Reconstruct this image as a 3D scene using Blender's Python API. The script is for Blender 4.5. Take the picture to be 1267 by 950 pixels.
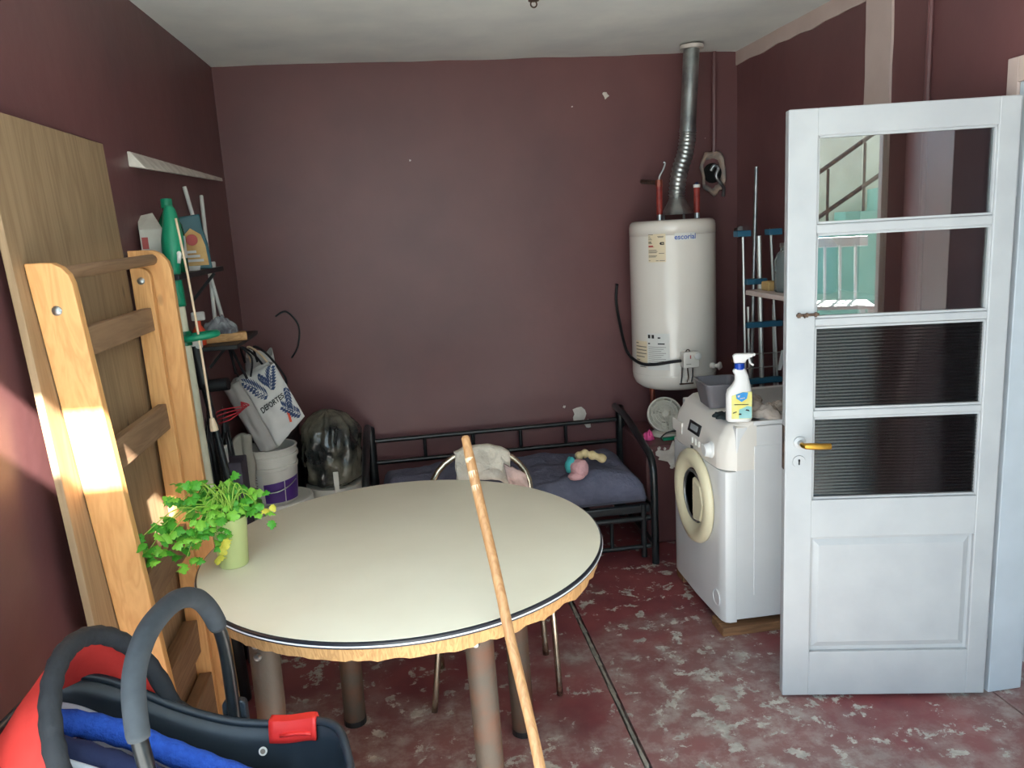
import bpy, bmesh, math, random
from mathutils import Vector, Matrix, noise
random.seed(7)
for _o in list(bpy.data.objects):
    bpy.data.objects.remove(_o, do_unlink=True)
SC = bpy.context.scene
COL = SC.collection
R = math.radians

# ------------------------------------------------------------------ camera
CAM_F = Vector((0.1326706, 0.972202, -0.19292949))
CAM_R = Vector((0.98778058, -0.14574981, -0.05519537))
CAM_U = Vector((0.08178048, 0.1832492, 0.97965896))
CAM_O = Vector((0, 0, 1.705))
FPX = 980.93
cd = bpy.data.cameras.new('camera'); cam = bpy.data.objects.new('camera', cd); COL.objects.link(cam)
cam.matrix_world = Matrix(((CAM_R.x, CAM_U.x, -CAM_F.x, CAM_O.x), (CAM_R.y, CAM_U.y, -CAM_F.y, CAM_O.y),
                           (CAM_R.z, CAM_U.z, -CAM_F.z, CAM_O.z), (0, 0, 0, 1)))
cd.sensor_fit = 'HORIZONTAL'; cd.sensor_width = 36; cd.lens = FPX/1267*36; cd.clip_start = 0.02
SC.camera = cam

# ------------------------------------------------------------------ sky, sun, exposure
w = bpy.data.worlds.new('sky'); SC.world = w; w.use_nodes = True
bg = w.node_tree.nodes['Background']; bg.inputs[0].default_value = (0.58, 0.80, 1.0, 1); bg.inputs[1].default_value = 2.8
sd = bpy.data.lights.new('sun', 'SUN'); sun = bpy.data.objects.new('sun', sd); COL.objects.link(sun)
sd.energy = 30.0; sd.angle = R(0.7); sd.color = (1.0, 0.95, 0.88)
SUN_D = Vector((-0.20, 1.0, -0.72)).normalized()
sun.rotation_euler = SUN_D.to_track_quat('-Z', 'Y').to_euler(); sun.location = (3, -5, 6)
vs = SC.view_settings; vs.view_transform = 'Standard'; vs.look = 'None'; vs.gamma = 1; vs.use_curve_mapping = False
vs.exposure = 0.95

# ------------------------------------------------------------------ helpers
def ray(px, py): return CAM_F*FPX + CAM_R*(px-633.5) + CAM_U*(475-py)
def _on(ax, v, px, py):
    d = ray(px, py); return CAM_O + d*((v-CAM_O[ax])/d[ax])
def PX(v, px, py): return _on(0, v, px, py)
def PY(v, px, py): return _on(1, v, px, py)
def PZ(v, px, py): return _on(2, v, px, py)
def V(*a): return Vector(a)
def lerp(a, b, t): return a+(b-a)*t

MATW = {}
class MB:
    def __init__(s, xf=None): s.v = []; s.f = []; s.xf = xf or Matrix()
    def add(s, vs_, fs):
        o = len(s.v); s.v += [s.xf @ Vector(p) for p in vs_]; s.f += [[i+o for i in f] for f in fs]; return s
    def box(s, x0, x1, y0, y1, z0, z1):
        if x0 > x1: x0, x1 = x1, x0
        if y0 > y1: y0, y1 = y1, y0
        if z0 > z1: z0, z1 = z1, z0
        return s.add([(x0,y0,z0),(x1,y0,z0),(x1,y1,z0),(x0,y1,z0),(x0,y0,z1),(x1,y0,z1),(x1,y1,z1),(x0,y1,z1)],
                     [(0,3,2,1),(4,5,6,7),(0,1,5,4),(1,2,6,5),(2,3,7,6),(3,0,4,7)])
    def hexa(s, p): # 8 corners, bottom ring ccw then top ring
        return s.add(p, [(0,3,2,1),(4,5,6,7),(0,1,5,4),(1,2,6,5),(2,3,7,6),(3,0,4,7)])
    def bar(s, a, b, wx, wy, up=(0,0,1)): # rectangular bar a->b
        a = Vector(a); b = Vector(b); d = (b-a).normalized(); u = Vector(up)
        if abs(d.dot(u)) > .95: u = Vector((1,0,0))
        x = d.cross(u).normalized(); y = x.cross(d).normalized(); x = x*wx/2; y = y*wy/2
        return s.hexa([a-x-y, a+x-y, a+x+y, a-x+y, b-x-y, b+x-y, b+x+y, b-x+y])
    def tube(s, pts, r, n=10, closed=False):
        pts = [Vector(p) for p in pts]; m = len(pts); rs = r if isinstance(r, (list, tuple)) else [r]*m
        vv = []; ff = []; prev = None
        for i, p in enumerate(pts):
            if closed: t = pts[(i+1) % m]-pts[i-1]
            else: t = pts[min(i+1, m-1)]-pts[max(i-1, 0)]
            t.normalize()
            if prev is None:
                u = Vector((0,0,1)) if abs(t.z) < .9 else Vector((1,0,0)); x = t.cross(u).normalized()
            else:
                x = (prev-t*prev.dot(t)).normalized()
            prev = x; y = t.cross(x)
            for k in range(n):
                a = 2*math.pi*k/n; vv.append(p+(x*math.cos(a)+y*math.sin(a))*rs[i])
        for i in range(m if closed else m-1):
            j = (i+1) % m
            for k in range(n):
                k2 = (k+1) % n; ff.append((i*n+k, j*n+k, j*n+k2, i*n+k2))
        if not closed:
            ff.append(tuple(range(n))); ff.append(tuple((m-1)*n+k for k in reversed(range(n))))
            ff[-2], ff[-1] = tuple((m-1)*n+k for k in range(n)), tuple(reversed(range(n)))
        return s.add(vv, ff)
    def lathe(s, prof, c=(0,0,0), n=24, axis=None, wob=None): # prof [(r,z)]
        vv = []; ff = []; M = axis or Matrix(); c = Vector(c)
        for i, (r, z) in enumerate(prof):
            for k in range(n):
                a = 2*math.pi*k/n; rr = r*(wob(a, z) if wob else 1)
                vv.append(c + M @ Vector((rr*math.cos(a), rr*math.sin(a), z)))
        for i in range(len(prof)-1):
            for k in range(n):
                k2 = (k+1) % n; ff.append((i*n+k, i*n+k2, (i+1)*n+k2, (i+1)*n+k))
        if prof[0][0] > 1e-6: ff.append(tuple(reversed(range(n))))
        if prof[-1][0] > 1e-6: ff.append(tuple((len(prof)-1)*n+k for k in range(n)))
        return s.add(vv, ff)
    def prism(s, poly, a, b): # poly: function list of 2d pts, a(p)->3d, b(p)->3d
        n = len(poly); vv = [a(p) for p in poly]+[b(p) for p in poly]
        ff = [tuple(reversed(range(n))), tuple(range(n, 2*n))]+[(i, (i+1) % n, n+(i+1) % n, n+i) for i in range(n)]
        return s.add(vv, ff)
    def grid(s, fn, nu, nv, closeu=False):
        vv = [fn(i/nu, j/nv) for i in range(nu if closeu else nu+1) for j in range(nv+1)]; ff = []
        for i in range(nu):
            i2 = (i+1) % nu if closeu else i+1
            for j in range(nv):
                ff.append((i*(nv+1)+j, i2*(nv+1)+j, i2*(nv+1)+j+1, i*(nv+1)+j+1))
        return s.add(vv, ff)
    def blob(s, c, rx, ry, rz, n=12, m=8, wob=0, seed=0, M=None):
        c = Vector(c); M = M or Matrix()
        prof = []
        vv = []; ff = []
        for i in range(m+1):
            t = math.pi*i/m
            for k in range(n):
                a = 2*math.pi*k/n; d = Vector((math.sin(t)*math.cos(a), math.sin(t)*math.sin(a), -math.cos(t)))
                q = 1+wob*noise.noise(d*1.8+Vector((seed*3.1, seed, 0)))
                vv.append(c+M @ Vector((d.x*rx*q, d.y*ry*q, d.z*rz*q)))
        for i in range(m):
            for k in range(n):
                k2 = (k+1) % n; ff.append((i*n+k, i*n+k2, (i+1)*n+k2, (i+1)*n+k))
        return s.add(vv, ff)
    def build(s, name, mat, parent=None, smooth=False, bevel=0, solid=0, sub=0, label=None, cat=None, group=None, kind=None, angle=40):
        me = bpy.data.meshes.new(name); o = bpy.data.objects.new(name, me); COL.objects.link(o)
        if parent is not None:
            W = MATW[parent.name]; o.parent = parent
        else:
            xs = [p.x for p in s.v]; ys = [p.y for p in s.v]; zs = [p.z for p in s.v]
            W = Matrix.Translation(((min(xs)+max(xs))/2, (min(ys)+max(ys))/2, min(zs))); o.matrix_world = W
        MATW[o.name] = W; I = W.inverted()
        me.from_pydata([I @ p for p in s.v], [], s.f); me.materials.append(mat)
        bm = bmesh.new(); bm.from_mesh(me)
        bmesh.ops.remove_doubles(bm, verts=bm.verts, dist=1e-6)
        bmesh.ops.recalc_face_normals(bm, faces=bm.faces); bm.to_mesh(me); bm.free()
        if solid:
            m = o.modifiers.new('solid', 'SOLIDIFY'); m.thickness = solid; m.offset = 0
        if bevel:
            m = o.modifiers.new('bevel', 'BEVEL'); m.width = bevel; m.segments = 2; m.limit_method = 'ANGLE'; m.angle_limit = R(35); m.harden_normals = False
        if sub:
            m = o.modifiers.new('sub', 'SUBSURF'); m.levels = sub; m.render_levels = sub
        if smooth:
            for p in me.polygons: p.use_smooth = True
            if smooth != 'all':
                try: me.set_sharp_from_angle(angle=R(angle))
                except Exception: pass
        tag(o, label, cat, group, kind); return o
def tag(o, label=None, cat=None, group=None, kind=None):
    if label: o['label'] = label
    if cat: o['category'] = cat
    if group: o['group'] = group
    if kind: o['kind'] = kind
    return o
def thing(name, loc, label=None, cat=None, group=None, kind=None):
    o = bpy.data.objects.new(name, None); COL.objects.link(o); o.empty_display_size = .1
    o.location = loc; MATW[o.name] = Matrix.Translation(loc); return tag(o, label, cat, group, kind)
def arc(c, r, a0, a1, n, ux, uy):
    c = Vector(c); ux = Vector(ux); uy = Vector(uy)
    return [c+(ux*math.cos(R(lerp(a0, a1, i/n)))+uy*math.sin(R(lerp(a0, a1, i/n))))*r for i in range(n+1)]
def spline(pts, k=6):
    pts = [Vector(p) for p in pts]; out = []
    for i in range(len(pts)-1):
        p0 = pts[max(i-1, 0)]; p1 = pts[i]; p2 = pts[i+1]; p3 = pts[min(i+2, len(pts)-1)]
        for j in range(k):
            t = j/k; out.append(.5*((2*p1)+(p2-p0)*t+(2*p0-5*p1+4*p2-p3)*t*t+(3*p1-p0-3*p2+p3)*t*t*t))
    out.append(pts[-1]); return out
def text_geo(txt, size, bold=0.0):
    cu = bpy.data.curves.new('lettering', 'FONT'); cu.body = txt; cu.size = size; cu.align_x = 'CENTER'; cu.align_y = 'CENTER'; cu.offset = bold
    cu.resolution_u = 3
    ob = bpy.data.objects.new('lettering', cu); COL.objects.link(ob)
    dg = bpy.context.evaluated_depsgraph_get(); me = bpy.data.meshes.new_from_object(ob.evaluated_get(dg))
    vv = [v.co.copy() for v in me.vertices]; ff = [tuple(p.vertices) for p in me.polygons]
    bpy.data.objects.remove(ob, do_unlink=True); bpy.data.curves.remove(cu); bpy.data.meshes.remove(me)
    return vv, ff
def letters(mb, txt, size, fn, bold=0.0):
    vv, ff = text_geo(txt, size, bold); mb.add([fn(p.x, p.y) for p in vv], ff)

# ------------------------------------------------------------------ materials
def lin(c):
    return tuple(((x/255)/12.92 if x/255 <= .04045 else ((x/255+.055)/1.055)**2.4) for x in c)+(1,)
def mat(name, col, rough=.5, metal=0, col2=None, scale=6, detail=5, lo=.35, hi=.65, bump=0, bscale=30, stretch=(1,1,1), spec=.5, alpha=1, trans=0, ior=1.45, coat=0):
    m = bpy.data.materials.new(name); m.use_nodes = True; nt = m.node_tree; b = nt.nodes['Principled BSDF']
    b.inputs['Base Color'].default_value = lin(col); b.inputs['Roughness'].default_value = rough; b.inputs['Metallic'].default_value = metal
    b.inputs['Specular IOR Level'].default_value = spec; b.inputs['Alpha'].default_value = alpha
    b.inputs['Transmission Weight'].default_value = trans; b.inputs['IOR'].default_value = ior
    if coat: b.inputs['Coat Weight'].default_value = coat
    if col2 or bump:
        tc = nt.nodes.new('ShaderNodeTexCoord'); mp = nt.nodes.new('ShaderNodeMapping'); mp.inputs['Scale'].default_value = stretch
        nt.links.new(tc.outputs['Object'], mp.inputs['Vector'])
    if col2:
        n = nt.nodes.new('ShaderNodeTexNoise'); n.inputs['Scale'].default_value = scale; n.inputs['Detail'].default_value = detail
        nt.links.new(mp.outputs[0], n.inputs['Vector'])
        r = nt.nodes.new('ShaderNodeValToRGB'); r.color_ramp.elements[0].position = lo; r.color_ramp.elements[1].position = hi
        r.color_ramp.elements[0].color = lin(col); r.color_ramp.elements[1].color = lin(col2)
        nt.links.new(n.outputs['Fac'], r.inputs['Fac']); nt.links.new(r.outputs['Color'], b.inputs['Base Color'])
    if bump:
        n2 = nt.nodes.new('ShaderNodeTexNoise'); n2.inputs['Scale'].default_value = bscale; n2.inputs['Detail'].default_value = 4
        nt.links.new(mp.outputs[0], n2.inputs['Vector'])
        bp = nt.nodes.new('ShaderNodeBump'); bp.inputs['Strength'].default_value = bump; bp.inputs['Distance'].default_value = .01
        nt.links.new(n2.outputs['Fac'], bp.inputs['Height']); nt.links.new(bp.outputs[0], b.inputs['Normal'])
    return m
def wood(name, c1, c2, axis=2, scale=9, rough=.55, knots=True):
    m = bpy.data.materials.new(name); m.use_nodes = True; nt = m.node_tree; b = nt.nodes['Principled BSDF']; L = nt.links.new
    tc = nt.nodes.new('ShaderNodeTexCoord'); mp = nt.nodes.new('ShaderNodeMapping')
    st = [scale]*3; st[axis] = scale*.07; mp.inputs['Scale'].default_value = st
    L(tc.outputs['Object'], mp.inputs['Vector'])
    n = nt.nodes.new('ShaderNodeTexNoise'); n.inputs['Scale'].default_value = 2.2; n.inputs['Detail'].default_value = 3; n.inputs['Distortion'].default_value = 1.2
    L(mp.outputs[0], n.inputs['Vector'])
    mul = nt.nodes.new('ShaderNodeMath'); mul.operation = 'MULTIPLY'; mul.inputs[1].default_value = 9; L(n.outputs['Fac'], mul.inputs[0])
    fr = nt.nodes.new('ShaderNodeMath'); fr.operation = 'PINGPONG'; fr.inputs[1].default_value = 1; L(mul.outputs[0], fr.inputs[0])
    n3 = nt.nodes.new('ShaderNodeTexNoise'); n3.inputs['Scale'].default_value = 14; n3.inputs['Detail'].default_value = 5; L(mp.outputs[0], n3.inputs['Vector'])
    ad = nt.nodes.new('ShaderNodeMath'); ad.operation = 'MULTIPLY_ADD'; L(fr.outputs[0], ad.inputs[0]); ad.inputs[1].default_value = .55
    s2 = nt.nodes.new('ShaderNodeMath'); s2.operation = 'MULTIPLY'; s2.inputs[1].default_value = .5; L(n3.outputs['Fac'], s2.inputs[0]); L(s2.outputs[0], ad.inputs[2])
    r = nt.nodes.new('ShaderNodeValToRGB'); r.color_ramp.elements[0].color = lin(c1); r.color_ramp.elements[1].color = lin(c2)
    r.color_ramp.elements[0].position = .15; r.color_ramp.elements[1].position = .85
    L(ad.outputs[0], r.inputs['Fac'])
    if knots:
        vo = nt.nodes.new('ShaderNodeTexVoronoi'); vo.inputs['Scale'].default_value = 3.2
        mp2 = nt.nodes.new('ShaderNodeMapping'); st2 = [1.6]*3; st2[axis] = .8; mp2.inputs['Scale'].default_value = st2; L(tc.outputs['Object'], mp2.inputs['Vector']); L(mp2.outputs[0], vo.inputs['Vector'])
        kr = nt.nodes.new('ShaderNodeValToRGB'); kr.color_ramp.elements[0].position = .03; kr.color_ramp.elements[1].position = .09
        L(vo.outputs['Distance'], kr.inputs['Fac'])
        mx = nt.nodes.new('ShaderNodeMix'); mx.data_type = 'RGBA'; L(kr.outputs['Color'], mx.inputs['Factor'])
        mx.inputs['A'].default_value = lin([x*.5 for x in c1]); L(r.outputs['Color'], mx.inputs['B']); L(mx.outputs['Result'], b.inputs['Base Color'])
    else: L(r.outputs['Color'], b.inputs['Base Color'])
    b.inputs['Roughness'].default_value = rough
    bp = nt.nodes.new('ShaderNodeBump'); bp.inputs['Strength'].default_value = .12; L(ad.outputs[0], bp.inputs['Height']); L(bp.outputs[0], b.inputs['Normal'])
    return m
def glass(name, refl=.18, tint=(225,232,230), rough=0.0, bump=0):
    m = bpy.data.materials.new(name); m.use_nodes = True; nt = m.node_tree; nt.nodes.clear(); L = nt.links.new
    out = nt.nodes.new('ShaderNodeOutputMaterial'); mx = nt.nodes.new('ShaderNodeMixShader')
    t = nt.nodes.new('ShaderNodeBsdfTransparent'); t.inputs[0].default_value = lin(tint)
    g = nt.nodes.new('ShaderNodeBsdfGlossy'); g.inputs['Roughness'].default_value = rough; g.inputs['Color'].default_value = (1,1,1,1)
    fr = nt.nodes.new('ShaderNodeFresnel'); fr.inputs['IOR'].default_value = 1.5
    ad = nt.nodes.new('ShaderNodeMath'); ad.operation = 'MULTIPLY_ADD'; L(fr.outputs[0], ad.inputs[0]); ad.inputs[1].default_value = 1.0; ad.inputs[2].default_value = refl-.04; ad.use_clamp = True
    L(ad.outputs[0], mx.inputs[0]); L(t.outputs[0], mx.inputs[1]); L(g.outputs[0], mx.inputs[2]); L(mx.outputs[0], out.inputs[0])
    return m

def wall_paint(name, base=(111,71,70), dark=(96,62,63)):
    m = bpy.data.materials.new(name); m.use_nodes = True; nt = m.node_tree; b = nt.nodes['Principled BSDF']; L = nt.links.new
    tc = nt.nodes.new('ShaderNodeTexCoord')
    n = nt.nodes.new('ShaderNodeTexNoise'); n.inputs['Scale'].default_value = 2.2; n.inputs['Detail'].default_value = 6; L(tc.outputs['Object'], n.inputs['Vector'])
    r = nt.nodes.new('ShaderNodeValToRGB'); r.color_ramp.elements[0].position = .3; r.color_ramp.elements[1].position = .72
    r.color_ramp.elements[0].color = lin(dark); r.color_ramp.elements[1].color = lin(base); L(n.outputs['Fac'], r.inputs['Fac'])
    # small chips of missing paint
    vo = nt.nodes.new('ShaderNodeTexVoronoi'); vo.inputs['Scale'].default_value = 5.5; vo.inputs['Randomness'].default_value = 1
    n4 = nt.nodes.new('ShaderNodeTexNoise'); n4.inputs['Scale'].default_value = 60; L(tc.outputs['Object'], n4.inputs['Vector'])
    mxv = nt.nodes.new('ShaderNodeMix'); mxv.data_type = 'VECTOR'; mxv.inputs['Factor'].default_value = .012; L(tc.outputs['Object'], mxv.inputs['A']); L(n4.outputs['Color'], mxv.inputs['B']); L(mxv.outputs['Result'], vo.inputs['Vector'])
    lt = nt.nodes.new('ShaderNodeMath'); lt.operation = 'LESS_THAN'; lt.inputs[1].default_value = .030; L(vo.outputs['Distance'], lt.inputs[0])
    mk = nt.nodes.new('ShaderNodeMath'); mk.operation = 'GREATER_THAN'; mk.inputs[1].default_value = .72
    sep = nt.nodes.new('ShaderNodeSeparateColor'); L(vo.outputs['Color'], sep.inputs[0]); L(sep.outputs[0], mk.inputs[0])
    ml = nt.nodes.new('ShaderNodeMath'); ml.operation = 'MULTIPLY'; L(lt.outputs[0], ml.inputs[0]); L(mk.outputs[0], ml.inputs[1])
    mx = nt.nodes.new('ShaderNodeMix'); mx.data_type = 'RGBA'; L(ml.outputs[0], mx.inputs['Factor']); L(r.outputs['Color'], mx.inputs['A']); mx.inputs['B'].default_value = lin((190,170,165))
    L(mx.outputs['Result'], b.inputs['Base Color']); b.inputs['Roughness'].default_value = .42; b.inputs['Specular IOR Level'].default_value = .45
    n2 = nt.nodes.new('ShaderNodeTexNoise'); n2.inputs['Scale'].default_value = 7; n2.inputs['Detail'].default_value = 6; L(tc.outputs['Object'], n2.inputs['Vector'])
    bp = nt.nodes.new('ShaderNodeBump'); bp.inputs['Strength'].default_value = .14; bp.inputs['Distance'].default_value = .02; L(n2.outputs['Fac'], bp.inputs['Height']); L(bp.outputs[0], b.inputs['Normal'])
    return m

def floor_mat():
    m = bpy.data.materials.new('worn_red_floor'); m.use_nodes = True; nt = m.node_tree; b = nt.nodes['Principled BSDF']; L = nt.links.new
    g = nt.nodes.new('ShaderNodeNewGeometry'); tcv = g.outputs['Position']
    def nz(sc, det, rough=.55, dist=0):
        n = nt.nodes.new('ShaderNodeTexNoise'); n.inputs['Scale'].default_value = sc; n.inputs['Detail'].default_value = det; n.inputs['Roughness'].default_value = rough; n.inputs['Distortion'].default_value = dist; L(tcv, n.inputs['Vector']); return n.outputs['Fac']
    def ramp(f, p0, c0, p1, c1):
        r = nt.nodes.new('ShaderNodeValToRGB'); r.color_ramp.elements[0].position = p0; r.color_ramp.elements[1].position = p1
        r.color_ramp.elements[0].color = c0; r.color_ramp.elements[1].color = c1; L(f, r.inputs['Fac']); return r.outputs['Color']
    def mix(f, a, c):
        x = nt.nodes.new('ShaderNodeMix'); x.data_type = 'RGBA'; L(f, x.inputs['Factor'])
        for k, s_ in (('A', a), ('B', c)):
            if isinstance(s_, tuple): x.inputs[k].default_value = s_
            else: L(s_, x.inputs[k])
        return x.outputs['Result']
    def mth(op, a, c):
        x = nt.nodes.new('ShaderNodeMath'); x.operation = op
        for i, s_ in enumerate((a, c)):
            if isinstance(s_, (int, float)): x.inputs[i].default_value = s_
            else: L(s_, x.inputs[i])
        return x.outputs[0]
    red = ramp(nz(3.2, 6), .3, lin((112,54,60)), .72, lin((150,78,78)))
    sx = nt.nodes.new('ShaderNodeSeparateXYZ'); L(tcv, sx.inputs[0])
    # traffic wear: more bare concrete towards the doorway side (a worn area of the floor itself)
    near = mth('MULTIPLY', mth('SUBTRACT', 2.9, sx.outputs['Y']), .20)
    thin = ramp(mth('ADD', nz(1.5, 3), near), .42, (0,0,0,1), .60, (1,1,1,1))
    dust = ramp(nz(11, 8, .7), .45, lin((138,104,100)), .62, lin((172,160,152)))
    c = mix(mth('MULTIPLY', thin, mth('MULTIPLY', nz(6, 7, .65), 1.5)), red, dust)
    flake = ramp(mth('ADD', nz(12, 10, .72, .2), mth('MULTIPLY', nz(1.3, 2), .22)), .685, (0,0,0,1), .70, (1,1,1,1))
    c = mix(flake, c, ramp(nz(26, 5), .3, lin((150,143,134)), .7, lin((205,200,190))))
    dk = ramp(nz(2.3, 4), .56, (0,0,0,1), .75, (.4,.4,.4,1))
    c = mix(dk, c, lin((84,58,60)))
    L(c, b.inputs['Base Color'])
    b.inputs['Roughness'].default_value = .5
    bp = nt.nodes.new('ShaderNodeBump'); bp.inputs['Strength'].default_value = .25; bp.inputs['Distance'].default_value = .006; bp.invert = True
    L(flake, bp.inputs['Height']); L(bp.outputs[0], b.inputs['Normal'])
    return m
M = {}
M['wall'] = wall_paint('maroon_wall_paint')
M['floor'] = floor_mat()
M['ceil'] = mat('ceiling_paint', (226,226,220), .75, col2=(210,211,208), scale=2.5, bump=.3, bscale=9)
M['beige'] = mat('beige_trim_paint', (196,174,164), .5, col2=(184,162,152), scale=4)
M['white'] = mat('white_door_paint', (172,173,174), .4, col2=(164,165,167), scale=7, bump=.08, bscale=18)
M['jamb'] = mat('jamb_paint', (190,196,202), .4, col2=(180,186,192), scale=5)
M['plaster'] = mat('bare_plaster', (214,206,196), .8, col2=(190,180,170), scale=20, bump=.4)
M['concrete'] = mat('bare_concrete', (150,140,132), .85, col2=(118,108,102), scale=10, bump=.4)
M['groove'] = mat('joint_filler', (120,116,106), .9, col2=(150,144,132), scale=30, bump=.5)
M['glass'] = glass('clear_pane', .20)
M['iron'] = mat('rusty_iron', (70,62,58), .6, .6, col2=(110,86,70), scale=40)
M['brass'] = mat('brass', (205,160,70), .3, 1, col2=(178,134,58), scale=20)
M['steel'] = mat('galvanised_steel', (176,178,176), .32, .9, col2=(136,140,140), scale=14)
M['chrome'] = mat('chrome', (205,200,190), .18, 1)
M['black'] = mat('black_plastic', (26,27,29), .45)
M['blackmetal'] = mat('black_enamel_tube', (22,25,27), .28, col2=(32,36,38), scale=30, spec=.6)
M['dark'] = mat('dark_void', (14,13,13), .9)
# ================================================================== ROOM SHELL
YB, XR, H = 4.40, 1.953, 2.585
def XL(y): return -.838-.028*(YB-y)
ST = dict(kind='structure')
fl = MB().box(-1.05, 3.3, 1.70, 4.5, -.12, -.030).build('floor', M['groove'], label='worn red painted concrete floor', **ST)
# two cast slabs with a recessed filled joint between them, a third beyond the doorway sill
MB().hexa([V(-1.05,1.70,-.03), V(.6473,1.70,-.03), V(.668,4.5,-.03), V(-1.05,4.5,-.03), V(-1.05,1.70,0), V(.6473,1.70,0), V(.668,4.5,0), V(-1.05,4.5,0)]).build('slab', M['floor'], fl)
MB().hexa([V(.6733,1.70,-.03), V(1.965,1.70,-.03), V(1.965,4.5,-.03), V(.694,4.5,-.03), V(.6733,1.70,0), V(1.965,1.70,0), V(1.965,4.5,0), V(.694,4.5,0)]).build('slab', M['floor'], fl)
MB().box(1.975, 3.3, 1.70, 4.5, -.03, -.002).build('slab', M['floor'], fl)
g = MB()
for i in range(40):
    y0 = lerp(1.71, 4.39, i/40); x0 = lerp(.6605, .681, i/40); rr = random.uniform(.004, .010)
    g.hexa([V(x0-rr,y0,-.03), V(x0+rr,y0,-.03), V(x0+rr,y0+.067,-.03), V(x0-rr,y0+.067,-.03), V(x0-rr,y0,-.003), V(x0+rr,y0,-.003), V(x0+rr*.6,y0+.067,-.002), V(x0-rr,y0+.067,-.003)])
g.build('joint_filler', M['groove'], fl)

wb = MB().box(-1.05, XR+.12, YB, YB+.15, 0, H+.1).build('wall_back', M['wall'], label='maroon painted back wall behind bed and heater', **ST)
wl = MB().hexa([V(XL(1.1)-.15,1.1,0), V(XL(1.1),1.1,0), V(XL(4.5),4.5,0), V(XL(4.5)-.15,4.5,0), V(XL(1.1)-.15,1.1,H+.1), V(XL(1.1),1.1,H+.1), V(XL(4.5),4.5,H+.1), V(XL(4.5)-.15,4.5,H+.1)]).build('wall_left', M['wall'], label='maroon painted left wall with patch of sunlight', **ST)
# right wall with a doorway (y 1.36 .. 2.30, up to 2.06)
DY0, DY1, DZ = 1.36, 2.30, 2.06
r = MB()
r.box(XR, XR+.12, DY1, YB, 0, H+.1); r.box(XR, XR+.12, .2, DY0, 0, H+.1); r.box(XR, XR+.12, DY0, DY1, DZ, H+.1)
wr = r.build('wall_right', M['wall'], label='maroon painted right wall behind the white door', **ST)
MB().box(1.84, XR+.12, .20, .32, 0, H+.1).build('wall_front', M['wall'], label='short maroon wall beside the open patio side', **ST)
# ceiling slab, its underside slightly wavy
c = MB()
def cz(u, v): return H+.010*noise.noise(Vector((u*5, v*5, 2)))+.004*noise.noise(Vector((u*16, v*16, 5)))
c.grid(lambda u, v: V(lerp(-1.1, XR+.14, u), lerp(.3, 4.5, v), cz(u, v)), 60, 60)
c.box(-1.1, XR+.14, .3, 4.5, H+.03, H+.14)
# unseen roof added over the patio side; its narrow slot shapes the sun patch
c.box(-1.1, -.80, 0, .3, H, H+.03); c.box(-.315, 3.4, 0, .3, H, H+.03); c.box(-1.1, 3.4, -1.75, 0, H, H+.03)
c.build('ceiling', M['ceil'], smooth='all', label='off-white plastered ceiling', **ST)
# dark lip where the wall paint ends unevenly under the ceiling
# beige ceiling trim and vertical strip on the right wall
t = MB(); n = 24
pts = [lerp(YB, 3.10, i/n) for i in range(n+1)]
for i in range(n):
    y0, y1 = pts[i], pts[i+1]; z0 = H-.068-.012*noise.noise(V(y0*6,0,0)); z1 = H-.068-.012*noise.noise(V(y1*6,0,0))
    t.hexa([V(XR-.008,y1,z1), V(XR,y1,z1), V(XR,y0,z0), V(XR-.008,y0,z0), V(XR-.008,y1,H+.02), V(XR,y1,H+.02), V(XR,y0,H+.02), V(XR-.008,y0,H+.02)])
t.build('trim_1', M['beige'], label='beige painted band under the ceiling on right wall', **ST)
t = MB(); n = 30
for i in range(n):
    z0, z1 = lerp(0, H, i/n), lerp(0, H, (i+1)/n)
    a = .006*noise.noise(V(0,z0*7,0)); b_ = .006*noise.noise(V(3,z0*7,0)); a1 = .006*noise.noise(V(0,z1*7,0)); b1 = .006*noise.noise(V(3,z1*7,0))
    t.hexa([V(XR-.010,2.98+a,z0), V(XR,2.98+a,z0), V(XR,3.15+b_,z0), V(XR-.010,3.15+b_,z0), V(XR-.010,2.98+a1,z1), V(XR,2.98+a1,z1), V(XR,3.15+b1,z1), V(XR-.010,3.15+b1,z1)])
t.build('trim_2', M['beige'], label='beige vertical strip on right wall above the door', **ST)
# conduit painted with the wall
MB().tube([(XR-.012,2.75,0), (XR-.012,2.75,H-.01)], .011, 8).build('conduit_pipe', M['wall'], wr)
# door lining
j = MB(); j.box(XR-.004, XR+.124, DY1-.016, DY1+.02, 0, DZ)
j.build('trim_3', M['jamb'], bevel=.003, label='white door jamb at the hinge side', **ST)
j = MB(); j.box(XR-.012, XR+.001, DY1+.021, DY1+.066, 0, DZ+.075); j.box(XR-.012, XR+.001, DY0-.06, DY1+.0205, DZ, DZ+.075)
j.build('trim_4', M['beige'], bevel=.002, label='beige architrave around the doorway on right wall', **ST)
MB().box(XR+.125, XR+.215, 2.345, 2.385, .06, 2.05).build('trim_5', M['jamb'], bevel=.004, label='white frame board just past the door jamb', **ST)
MB().box(3.2, 3.3, .2, 4.5, 0, H+.1).build('wall_hall', M['wall'], label='hallway wall past the doorway, added to block sky light', **ST)  # put in beyond the doorway to keep sky light out
MB().box(XR+.1, 3.3, .1, .25, 0, H+.1).build('wall_hall_end', M['wall'], label='end wall of the hallway past the doorway', **ST)
MB().box(XR+.14, 3.3, .2, 4.5, H+.03, H+.13).build('ceiling_hall', M['ceil'], label='ceiling of the hallway past the doorway', **ST)
# plinth / ledge under the heater
lg = MB().box(1.215, XR, 3.87, YB, 0, .545).build('wall_ledge', M['wall'], bevel=.012, label='low maroon masonry ledge under the water heater', **ST)
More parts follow.
